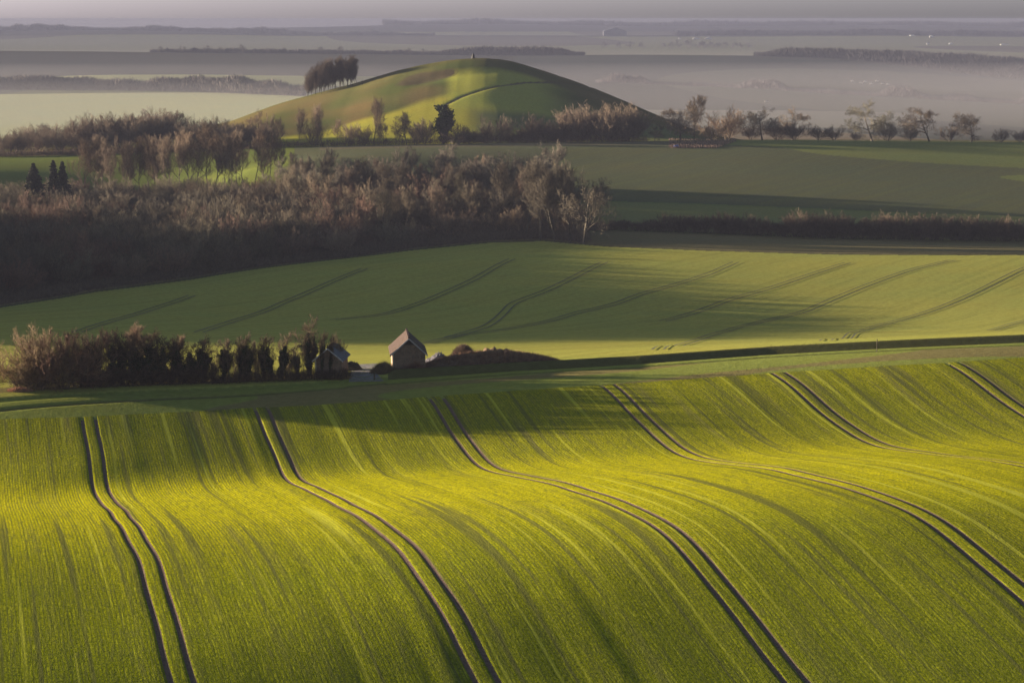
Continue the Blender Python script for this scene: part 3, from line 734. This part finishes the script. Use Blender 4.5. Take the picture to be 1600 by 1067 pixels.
for u, v, hp, sx in ((336,597,40,.7),(360,597,48,.7),(399,595,62,.6),(405,594,50,.6),(452,592,46,.8),(474,591,58,.6),(493,590,70,.5)):
    row('tall' if hp > 55 else 'bush', u, v-1, hp, 'thin bare stems filling a gap between the ivy wrapped trees near the left barn', cat='tree', name='bare_tree', group='thin stems between the ivy trees', colr=(.10,.07,.045), sx=sx)
for i in range(15):
    u = 128+i*13.6
    if 332 < u < 342: continue
    row('bush', u, 604-.035*(u-128), rw.uniform(26, 40), 'low dark bush under the ivy wrapped trees of the roadside row', cat='bush', name='bush', group='low bushes under the roadside row', colr=(.075,.05,.032), sx=1.2)
rs = np.random.RandomState(7); pp, hh = [], []
for u in np.arange(22, 545, .5):
    if 540 > u > 0:
        v = np.interp(u, [20,130,330,420,545], [611,606,600,597,593])
        g = float(gx(u, v)); Y = float(road_b(g))+rs.uniform(.4, 4.5) if False else None
        x, y, z = (0, 0, 0)
    pp.append((u, v))
Wp = line([(p[0], p[1]) for p in pp[::20]], 250)
bl = bnd(Wp); P2, h2 = [], []
for (u, v) in pp:
    g = float(gx(u, v)); Y = float(bl(g))+rs.uniform(-.3, 3.2); P2.append((g*Y, Y)); h2.append((1.7 if u < 330 else .7 if u < 358 else 1.2)*rs.uniform(.6, 1.3))
mass('hedge', P2, h2, 34, M_TWIG, (.055,.036,.022), 'tangled dark hedge bottom joining the ivy wrapped trees beside the road', 'hedge', None, .6, .035, 8, .45)

# ------------------------------------------------------------------ barns
def box(x0, x1, y0, y1, z0, z1):
    V = [(x, y, z) for z in (z0, z1) for y in (y0, y1) for x in (x0, x1)]
    return V, [(0,2,3,1),(4,5,7,6),(0,1,5,4),(1,3,7,5),(3,2,6,7),(2,0,4,6)]
def join(L):
    V, Q = [], []
    for v, q_ in L:
        n = len(V); V += list(v); Q += [tuple(i+n for i in f) for f in q_]
    return V, Q
def pmesh(name, V, Fc, m):
    me = bpy.data.meshes.new(name); me.from_pydata([tuple(map(float, v)) for v in V], [], [tuple(f) for f in Fc]); me.materials.append(m); me.update(); return me
m = NT('old_brick'); tc = m.n('ShaderNodeTexCoord').outputs['Object']
br = m.n('ShaderNodeTexBrick'); m.put(br.inputs['Vector'], m.n('ShaderNodeMapping').outputs[0])
mp = br.inputs['Vector'].links[0].from_node; m.put(mp.inputs[0], tc); mp.inputs['Rotation'].default_value = (math.pi/2, 0, 0)
for k_, v_ in (('Scale', 1.), ('Brick Width', .45), ('Row Height', .16), ('Mortar Size', .02)): br.inputs[k_].default_value = v_
br.inputs['Color1'].default_value = (.17,.095,.06,1); br.inputs['Color2'].default_value = (.12,.075,.05,1); br.inputs['Mortar'].default_value = (.17,.14,.11,1)
n_ = m.noise(tc, 1.1, 4, .6); n2 = m.noise(tc, 5, 3, .6)
c = m.mix(m.rng(n_, .35, .68), br.outputs['Color'], m.mix(1., br.outputs['Color'], (.55,.55,.55), 'MULTIPLY'))
c = m.mix(m.rng(n2, .55, .7, 0, .5), c, (.24,.19,.14)); M_BRICK = m.surf(c, .9, m.bump(n2, .03))
def roofmat(name, a, b):
    m = NT(name); tc = m.n('ShaderNodeTexCoord').outputs['Object']
    n_ = m.noise(tc, 1.6, 4, .65); wv = m.n('ShaderNodeTexWave', bands_direction='Y'); m.put(wv.inputs[0], tc); wv.inputs['Scale'].default_value = 2.4; wv.inputs['Distortion'].default_value = .6
    c = m.mix(m.rng(n_, .3, .7), a, b); c = m.mix(m.rng(wv.outputs['Fac'], .6, 1, 0, .4), c, tuple(.5*x for x in a))
    return m.surf(c, .7, m.bump(wv.outputs['Fac'], .03), .03)
M_TILE = roofmat('clay_roof_tiles', (.052,.033,.027), (.04,.03,.026)); M_SLATE = roofmat('blue_grey_roof', (.07,.08,.10), (.10,.10,.115))
def plain(name, c, sc=3.):
    m = NT(name); n_ = m.noise(m.n('ShaderNodeTexCoord').outputs['Object'], sc, 3, .6)
    return m.surf(m.mix(m.rng(n_, .3, .7), tuple(.7*x for x in c), tuple(1.2*x for x in c)), .8)
M_BOARD = plain('dark_boards', (.045,.034,.03)); M_VERGE = plain('pale_verge', (.26,.235,.23)); M_SUNLIT_CORNER = plain('sunlit_corner', (.36,.30,.22))
def barn(u, v, W, Ld, eh, rh, rot, label, tile, board):
    x, y, z = G(u, v, 250)
    r = bpy.data.objects.new('barn', None); COL.objects.link(r); r.location = (x, y, z-.15); r.rotation_euler = (0, 0, rad(rot))
    w = W/2; t = .3
    gab = lambda y_: [(-w,y_,0),(w,y_,0),(w,y_,eh),(0,y_,rh),(-w,y_,eh)]
    V = gab(0)+gab(Ld); Fc = [(0,1,2,3,4),(9,8,7,6,5),(0,5,6,1)[::-1],(1,6,7,2),(4,9,5,0)]
    link('wall', pmesh('wall', V, Fc, M_BRICK), r)
    if board:
        k = .42; bz = eh+(rh-eh)*(1-k); hw = w*k*.93
        V = [(-hw,-.06,bz),(hw,-.06,bz),(0,-.06,rh-.12),(-hw,.02,bz),(hw,.02,bz),(0,.02,rh-.12)]
        link('gable_boarding', pmesh('gable_boarding', V, [(0,1,2),(5,4,3),(0,3,4,1),(1,4,5,2),(2,5,3,0)], M_BOARD), r)
    ov = .38; sl_ = (rh-eh)/w; L = []
    rf = link('roof', pmesh('roof', *join([slope_box(s, w, ov, sl_, rh, Ld) for s in (-1, 1)]), tile), r)
    rc = join([box(-.14, .14, -.42, Ld+.42, rh+.10, rh+.27)]); link('ridge_cap', pmesh('ridge_cap', *rc, M_TILE), rf)
    for s in (-1, 1):
        V = [(0,-.46,rh+.14),(0,-.46,rh-.10),(s*(w+ov),-.46,rh-.10-sl_*(w+ov)),(s*(w+ov),-.46,rh+.14-sl_*(w+ov))]
        V += [(a, b+.055, c_) for a, b, c_ in V]
        link('bargeboard', pmesh('bargeboard', V, [(0,1,2,3),(7,6,5,4),(0,4,5,1),(1,5,6,2),(2,6,7,3),(3,7,4,0)], M_VERGE), rf)
        q_ = join([box(s*w-.16, s*w+.03 if s > 0 else s*w+.16, -.03, .32, 0, eh-.05)] if s > 0 else [box(-w-.03, -w+.16, -.03, .32, 0, eh-.05)])
        link('corner_strip', pmesh('corner_strip', *q_, M_SUNLIT_CORNER if s < 0 else M_BRICK), r)  # left corner paled to stand in for the sunlit side wall
    fin = join([box(-.07, .07, -.46, -.34, rh+.1, rh+.62)]); link('finial', pmesh('finial', *fin, M_TILE), rf)
    return tag(r, label, 'barn')
def slope_box(s, w, ov, sl_, rh, Ld):
    e = w+ov; zo = rh-sl_*e; th = .09
    V = [(0,-.4,rh+.03),(s*e,-.4,zo+.03),(s*e,Ld+.4,zo+.03),(0,Ld+.4,rh+.03)]
    V += [(a, b, c_+th) for a, b, c_ in V]
    Fq = [(0,1,2,3),(7,6,5,4),(0,4,5,1),(1,5,6,2),(2,6,7,3),(3,7,4,0)]
    return V, Fq if s < 0 else [f[::-1] for f in Fq]
barn(639, 581, 4.9, 8.5, 2.95, 5.2, 5.0, 'small brick barn with a dark upper gable, right of the stony farm track', M_TILE, True)
barn(513, 590, 3.9, 6.0, 2.9, 4.5, -5.0, 'small brick barn half hidden behind ivy stems, left of the stony farm track', M_SLATE, False)

# things around the yard
def patch(name, P, m, dz=.05, n=26, kind='structure'):
    A_ = line([p for p in P[0]], 250); B_ = line([p for p in P[1]], 250)
    t = np.linspace(0, 1, n); k = np.linspace(0, 1, len(A_))
    a = np.stack([np.interp(t, k, A_[:,i]) for i in (0, 1)], 1); b = np.stack([np.interp(t, k, B_[:,i]) for i in (0, 1)], 1)
    s = np.linspace(0, 1, 12)[None,:,None]; g_ = a[:,None]*(1-s)+b[:,None]*s
    Z = H(g_[...,0], g_[...,1])+dz
    return tag(link(name, mesh_np(name, np.dstack([g_, Z[...,None]]), grid_quads(n, 12), m)), kind=kind)
m = NT('stony_track'); P = m.pos(); n_ = m.noise(P, 1.8, 5, .7); n2 = m.noise(P, 6, 2, .5)
c = m.mix(m.rng(n_, .38, .62), (.075,.065,.07), (.17,.15,.155)); c = m.mix(m.rng(n2, .5, .6, 0, .8), c, (.06,.055,.04)); c = m.mix(m.rng(m.noise(P, .7, 3, .6), .5, .6, 0, .75), c, (.09,.095,.035)); M_STONY = m.surf(c, .9, m.bump(n_, .25))
patch('farm_track', ([(545,597),(547,586),(549,576),(556,570)], [(600,596),(588,584),(586,575),(590,568)]), M_STONY, .06)
m = NT('wheel_rut'); P = m.pos(); n_ = m.noise(P, 1.3, 3, .7); M_RUT = m.surf(m.mix(m.rng(n_, .35, .65), (.04,.042,.018), (.075,.07,.032)), .95)
def ribbon(P, off, width=.42, y0=330):
    Wd = line(P, y0); L = np.r_[0, np.cumsum(np.hypot(*np.diff(Wd[:,:2], axis=0).T))]
    t = np.linspace(0, L[-1], int(L[-1]/1.5)+2)
    x = np.interp(t, L, Wd[:,0]); y_ = np.interp(t, L, Wd[:,1])
    k = np.hanning(15); k /= k.sum()
    x = np.convolve(np.pad(x, 7, mode='reflect', reflect_type='odd'), k, 'valid'); y_ = np.convolve(np.pad(y_, 7, mode='reflect', reflect_type='odd'), k, 'valid')
    dx, dy = np.gradient(x), np.gradient(y_); l = np.hypot(dx, dy); nx, ny = -dy/l, dx/l
    c_ = [np.stack([x+nx*(off+s*width/2), y_+ny*(off+s*width/2)], 1) for s in (-1, 1)]
    V = [np.column_stack([q_, H(q_[:,0], q_[:,1])+.13]) for q_ in c_]
    return np.stack(V, 1), len(t)
TR = [[(1028,547),(1062,540),(1110,524),(1150,512),(1200,500),(1250,490),(1292,472),(1350,448),(1420,423),(1490,407)],
      [(1290,533),(1330,521),(1372,509),(1420,497),(1470,481),(1530,455),(1600,420),(1660,402)],
      [(800,513),(850,504),(900,489),(960,476),(1000,460),(1060,444),(1110,428),(1150,410)],
      [(1035,502),(1090,487),(1140,468),(1200,452),(1260,432),(1325,411)],
      [(520,500),(600,492),(690,460),(745,435),(800,405)],
      [(700,528),(760,510),(800,474),(860,452),(900,432),(945,410)],
      [(310,520),(370,500),(440,474),(520,440),(570,420)],
      [(120,520),(180,500),(240,482),(300,462)],
      [(1548,517),(1580,507),(1640,492)],
      [(660,538),(720,524),(800,513)]]
for P_ in TR:
    VV, QQ, n0 = [], [], 0
    for off in (-.95, .95):
        V, n = ribbon(P_, off); VV.append(V.reshape(-1, 3)); QQ.append(grid_quads(n, 2)+n0); n0 += n*2
    tag(link('wheel_track', mesh_np('wheel_track', np.concatenate(VV), np.concatenate(QQ), M_RUT)), kind='structure')

# ------------------------------------------------------------------ far woods, trees and buildings in the haze
def far_wood(name, U, Yf, hf, n, label, L, W, col=(.05,.045,.04), seed=1, depth=60, vr=.3):
    n = int(n*2.2); W *= .5
    rs = np.random.RandomState(seed); u = rs.uniform(U[0], U[1], n); Y = Yf(u)+rs.rand(n)*depth
    X = (u-800)/F*Y; h = hf(u)*np.clip(.75+.35*vnoise(X/9, Y/9, seed)+vr*vnoise(X/31, Y/40, seed+5)+.12*rs.rand(n), .12, 1.25)
    Z = H(X, Y)+h*rs.rand(n)**.6
    D = rs.normal(size=(n, 3))*.35+UPV; D /= np.linalg.norm(D, axis=1, keepdims=True)
    V, T = blades(np.stack([X, Y, Z-L*.5], 1), D, L*(.5+rs.rand(n)), W*(.6+.8*rs.rand(n)), rs)
    o = link(name, mesh_np(name, V, None, M_TWIG, False, T)); o.color = (*col, 1); return tag(o, label, None, None, 'stuff')
def ctrl(us, vs): return lambda u: np.interp(u, us, vs)
far_wood('wood', (1176, 1640), ctrl([1176,1300,1400,1500,1640], [3290,3250,3160,3060,2960]), lambda u: 14*np.clip((u-1170)/60, .35, 1)+0*u, 42000,
         'long dark wood covering the hazy ridge at the right', 4.5, 2.2, (.028,.026,.03), 91, 320, .12)
far_wood('wood', (690, 912), ctrl([690,800,912], [3310,3300,3290]), lambda u: 14*np.clip((912-u)/40, .3, 1)*np.clip((u-640)/120, .4, 1), 12000,
         'dark wood just behind the summit of the hill', 4, 2, (.045,.042,.045), 92, 110)
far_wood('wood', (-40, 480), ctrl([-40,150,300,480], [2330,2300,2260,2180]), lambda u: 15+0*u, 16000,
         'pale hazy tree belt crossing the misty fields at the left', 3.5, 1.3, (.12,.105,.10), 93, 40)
far_wood('wood', (930, 1620), ctrl([930,1100,1300,1620], [2620,2560,2440,2330]), lambda u: 10*np.clip(.3+1.2*np.sin(u/23)*np.sin(u/61+1), .05, 1), 15000,
         'faint tree belt in the haze beyond the right side of the hill', 3.5, 1.4, (.10,.09,.10), 94, 60)
far_wood('wood', (240, 700), ctrl([240,700], [3300,3300]), lambda u: 6+0*u, 9000, 'low dark hedge and scrub along the hazy ridge at the left', 3.5, 1.6, (.05,.045,.045), 95, 30)
far_wood('wood', (-60, 680), ctrl([-60,680], [6080,6090]), lambda u: 13+8*np.sin(u/37)*np.sin(u/91), 16000, 'hazy skyline wood on the far left ridge', 7, 5, (.04,.04,.045), 96, 60)
far_wood('wood', (600, 1640), ctrl([600,1640], [7620,7640]), lambda u: 15+7*np.sin(u/41)*np.sin(u/77), 20000, 'hazy skyline wood on the farthest ridge', 9, 6, (.04,.04,.045), 97, 70)
far_wood('wood', (1050, 1640), ctrl([1050,1640], [5900,5960]), lambda u: 14+0*u, 14000, 'hazy wood halfway up the far ridges at the right', 7, 5, (.035,.035,.045), 98, 60)
for u, hp, lb in ((248,10,'small hazy tree at the left start of the ridge top row'),(262,8,'small hazy tree second in the ridge top row'),(285,11,'round hazy tree on the ridge, third in the row'),(302,9,'low hazy tree on the ridge, fourth in the row'),(325,12,'wide hazy tree on the ridge, fifth in the row'),(343,10,'hazy tree ending the left group on the ridge'),
      (378,14,'largest rounded tree standing up from the left ridge'),(400,8,'small round tree right of the largest ridge tree'),(424,8,'tiny tree on the left ridge near the lone stem'),(440,9,'lone thin tree on the left ridge'),(497,12,'left one of two dark round ridge trees above the beech clump'),(533,13,'right one of two dark round ridge trees above the beech clump'),(515,7,'low bush between the two dark round ridge trees'),
      (640,11,'hazy tree on the ridge left of the hill summit'),(660,10,'hazy tree closest to the left of the hill summit')):
    Y = 3290; plant('far_oak' if hp > 9 else 'far_bush', (u-800)/F*Y*CP, Y, mtr(hp, Y), lb, 'tree', 'distant_tree', None, (.05,.045,.045), 1.3)
for u, hp in ((1036,7),(1048,8),(1060,10),(1078,12),(1094,10),(1102,9),(1112,9),(1120,8),(1133,9),(1146,8),(1158,8),(1170,7),(946,9),(966,8),(985,9),(1004,8)):
    Y = 4550; plant('far_oak', (u-800)/F*Y*CP, Y, mtr(hp*1.3, Y), 'faint rounded tree in the hazy row beyond the right side of the hill', 'tree', 'distant_tree', 'faint trees in the hazy valley row', (.05,.045,.05), 1.4)
M_WHITE = plain('white_cladding', (.42,.42,.41), .1); M_GREYC = plain('grey_cladding', (.09,.09,.11), .05); M_FROOF = plain('grey_roof', (.2,.19,.2), .1)
def shed(u, v, wpx, hpx, label, mw, mr_, arch=False, y0=3400, name='farm_building', cat='building'):
    x, y, z = G(u, v, y0, 9000); W_ = mtr(wpx, y); h_ = mtr(hpx, y); dp = W_*.5
    r = bpy.data.objects.new(name, None); COL.objects.link(r); r.location = (x, y, z)
    w2 = W_/2; eh = h_*(.6 if not arch else .35)
    link('wall', pmesh('wall', *box(-w2, w2, 0, dp, -2, eh), mw), r)
    n = 9; V = []
    for yy in (-.5, dp+.5):
        for k in range(n):
            t = k/(n-1); xx = -w2*1.03+2.06*w2*t
            V.append((xx, yy, eh+.01+(h_-eh)*(math.sin(math.pi*t) if arch else 1-abs(2*t-1))))
    Fc = [(k, k+1, n+k+1, n+k) for k in range(n-1)]+[tuple(range(n-1, -1, -1)), tuple(range(n, 2*n))]
    link('roof', pmesh('roof', V, Fc, mr_), r); return tag(r, label, cat)
shed(1088, 62, 11, 3.2, 'left one of two white arched roofs in the far haze', M_WHITE, M_WHITE, True)
shed(1107, 62, 11, 3.4, 'right one of two white arched roofs in the far haze', M_WHITE, M_WHITE, True)
shed(1426, 57, 8, 2.5, 'white shed high on the far right slope', M_WHITE, M_WHITE)
shed(1456, 59, 7, 3.5, 'bright white building right of the high white shed', M_WHITE, M_WHITE)
shed(1450, 70, 4, 4, 'tiny white house above the dark right wood', M_WHITE, M_FROOF)
shed(1486, 70, 6, 3, 'small white shed right of the tiny white house', M_WHITE, M_WHITE)
shed(1570, 71, 12, 2.2, 'long low pale shed near the right edge', M_WHITE, M_FROOF)
shed(1062, 62, 4, 3, 'small pale house left of the white arched roofs', M_WHITE, M_FROOF)
shed(961, 57, 36, 13, 'large grey flat block building faint on the far ridge', M_GREYC, M_GREYC)
for i, (u, v) in enumerate(((1332,128),(1346,131),(1352,129),(1362,132),(1371,128),(1379,132),(1388,133),(1198,160))):
    shed(u, v, 5 if i < 7 else 6, 3, ['leftmost tiny hamlet house in the haze below the right wood', 'second tiny hamlet house from the left', 'third tiny hamlet house from the left', 'fourth tiny hamlet house, longer roof', 'fifth tiny hamlet house, set higher', 'sixth tiny hamlet house from the left', 'rightmost tiny hamlet house in the haze', 'lone tiny white house on the pale misty field'][i],
         plain('render_wall', (.45,.42,.4), .2), M_FROOF, y0=1700, name='distant_house', cat='house')

# ------------------------------------------------------------------ small things
def lathe_box(levels):                             # stacked square sections (half width, z)
    V, Fc = [], []
    for hw, z in levels: V += [(-hw,-hw,z),(hw,-hw,z),(hw,hw,z),(-hw,hw,z)]
    for k in range(len(levels)-1):
        for j in range(4): a = 4*k+j; b = 4*k+(j+1)%4; Fc.append((a, b, b+4, a+4))
    Fc += [(3,2,1,0), tuple(len(V)-4+j for j in range(4))]; return V, Fc
M_CONC = plain('shade_dark_concrete', (.025,.023,.022))  # dark tone puts the pillar's shade into the concrete colour
u = 740; Yq = 1158.; zs = max((float(H((u-800)/F*y_, y_))/y_, y_) for y_ in np.arange(1120, 1180, 1.)); y_ = zs[1]
x_ = (u-800)/F*y_; r = bpy.data.objects.new('trig_pillar', None); COL.objects.link(r); r.location = (x_, y_, float(H(x_, y_))); r.rotation_euler = (0,0,.3)
link('pillar', pmesh('pillar', *lathe_box([(.85,-.4),(.78,.1),(.5,2.1),(.5,2.3)]), M_CONC), r); link('base_plinth', pmesh('base_plinth', *lathe_box([(1.15,-.6),(1.12,.12)]), M_CONC), r)
link('cap', pmesh('cap', *lathe_box([(.42,2.3),(.38,2.45)]), M_CONC), r)
tag(r, 'dark square survey pillar on the summit of the hill', 'pillar')
def post(u, v, h, wd, label, name='post', y0=250, extra=None):
    x, y, z = G(u, v, y0); r = bpy.data.objects.new(name, None); COL.objects.link(r); r.location = (x, y, z)
    link('shaft', pmesh('shaft', *lathe_box([(wd,-.3),(wd*.9,h*.5),(wd*.8,h)]), M_BARK), r)
    link('top', pmesh('top', *lathe_box([(wd*1.3,h),(wd*1.2,h+.12)]), M_BARK), r)
    return tag(r, label, 'post')
post(1370, 549, 1.7, .05, 'thin lone post standing by the dark ditch at the right')
post(585, 594, 1.0, .12, 'dark gatepost on the right side of the stony farm track', 'gatepost')
post(566, 133, 2.0, .22, 'small dark post on the slope just right of the beech clump', 'post', 1000)
def lump(name, u, v, wx, wy, h, m, label, cat, seed, rz=0., y0=250, rough_=.25, kind=None):
    rs = np.random.RandomState(seed); x, y, z = G(u, v, y0); n = 46; t = np.linspace(-1, 1, n); A_, B_ = np.meshgrid(t, t)
    rr = np.hypot(A_, B_); hgt_ = h*np.clip(1-rr**2.2, -.15, 1)*(1+rough_*vnoise(A_*7, B_*7, seed)*2+rough_*.5*rs.normal(size=A_.shape))
    c_, s_ = math.cos(rz), math.sin(rz); X = x+(A_*c_*wx-B_*s_*wy); Y = y+(A_*s_*wx+B_*c_*wy)
    o = link(name, mesh_np(name, np.stack([X, Y, H(X, Y)+hgt_-.05], -1), grid_quads(n, n), m)); return tag(o, label, cat, None, kind), (x, y)
M_RUB = plain('rubble', (.11,.10,.115), 6.); M_EARTH = plain('earth', (.05,.042,.028), 4.); M_DRY = plain('dry_grass', (.20,.15,.10), 3.)
lump('earth_heap', 549, 578, 1.9, 1.4, 1.1, M_EARTH, 'dark earth heap against the right side of the left barn', 'heap', 1)
lump('rubble_heap', 684, 568, 2.4, 1.3, 1.35, M_RUB, 'blue grey rubble heap between the right barn and the bramble bank', 'heap', 2)
lump('straw_heap', 598, 583, 1.3, .9, .7, M_DRY, 'pale dry grass heap beside the gatepost', 'heap', 3)
_, (bx_, by_) = lump('bramble_bank', 765, 569, 10.5, 3.2, 1.7, plain('bramble_litter', (.13,.085,.055), 2.), 'long low bank of reddish brambles right of the barns', 'bank', 4, .06)
def spray(name, u, v, wx, wy, h, n, L, W, col, label, seed, cat='bush', mound=0., y0=250):
    rs = np.random.RandomState(seed); x, y, z = G(u, v, y0); a = rs.rand(n)*6.283; q_ = np.sqrt(rs.rand(n))
    X = x+wx*q_*np.cos(a); Y = y+wy*q_*np.sin(a); e_ = np.clip(1-q_**2, 0, 1)
    Z = H(X, Y)+e_*(mound+h*rs.rand(n))-.1
    D = np.stack([np.cos(a)*q_*.7, np.sin(a)*q_*.5, np.ones(n)], 1)+rs.normal(size=(n, 3))*.4; D /= np.linalg.norm(D, axis=1, keepdims=True)
    V, T = blades(np.stack([X, Y, Z], 1), D, L*(.4+rs.rand(n)), W*(.6+.8*rs.rand(n)), rs)
    o = link(name, mesh_np(name, V, None, M_DEAD, False, T)); o.color = (*col, 1); return tag(o, label, cat)
spray('bramble_thicket', 765, 569, 10.8, 3.4, .5, 26000, .5, .045, (.22,.13,.085), 'reddish brown bramble tangle covering the low bank', 5, 'brambles', 1.6)
spray('bush', 724, 566, 2.4, 2., .9, 9000, .5, .045, (.10,.065,.05), 'dark bushy hump at the left end of the bramble bank', 6, 'bush', 1.9)
spray('bush', 648, 580, 1.8, .9, 1.5, 5000, .8, .03, (.20,.10,.065), 'bare reddish bush growing against the right barn gable', 7, 'bush', .5)
spray('bush', 634, 581, 2.0, .8, .5, 2500, .5, .03, (.17,.10,.07), 'low scrub along the foot of the right barn gable', 8, 'bush', .2)
spray('bush', 600, 583, 1.9, 1.3, 1.0, 6500, .6, .035, (.17,.125,.07), 'pale scrub bush between the gatepost and the right barn', 9, 'bush', .6)
spray('bush', 530, 592, 1.6, .9, .7, 3000, .5, .03, (.20,.14,.06), 'yellowish scrub at the foot of the left barn corner', 10, 'bush', .2)
spray('grass_tuft', 32, 611, 1.8, .8, .3, 2500, .4, .03, (.34,.19,.13), 'pinkish dead grass tuft at the left foot of the first big bush', 11, 'grass tuft', .2)
# low trimmed hedge on the roadside and stubble plot
P2, h2 = [], []
for u in np.arange(1195, 1290, .25):
    g = float(gx(u, 548)); Y = float(road_b(g))+2.2+rs.uniform(-.5, .5); P2.append((g*Y, Y)); h2.append(rs.uniform(.4, .8))
mass('hedge', P2, h2, 30, M_TWIG, (.05,.045,.025), 'short low dark hedge above the roadside ditch at the right', 'hedge', None, .35, .04, 12, .25)
P2, h2 = [], []
for i in range(27):
    for v in np.linspace(217.5, 232, 40):
        u = 1046+i*3.9+(v-217)*.25
        if u > 1150-(v-217)*3.2 and v > 222 and u > 1150-(v-222)*3: continue
        x, y, z = G(u, v, 800); P2.append((x, y)); h2.append(.35)
mass('stubble_rows', P2, h2, 20, M_DEAD, (.13,.09,.075), 'brown rows of standing stubble on the small plot below the hill', None, 'stuff', .5, .08, 13, .2)
M_BLUE = plain('blue_sheet', (.06,.08,.20)); lump('tarpaulin', 1057, 230, 1.5, .9, .9, M_BLUE, 'small blue tarpaulin heap at the front of the stubble plot', 'tarpaulin', 14, 0, 800, .15)
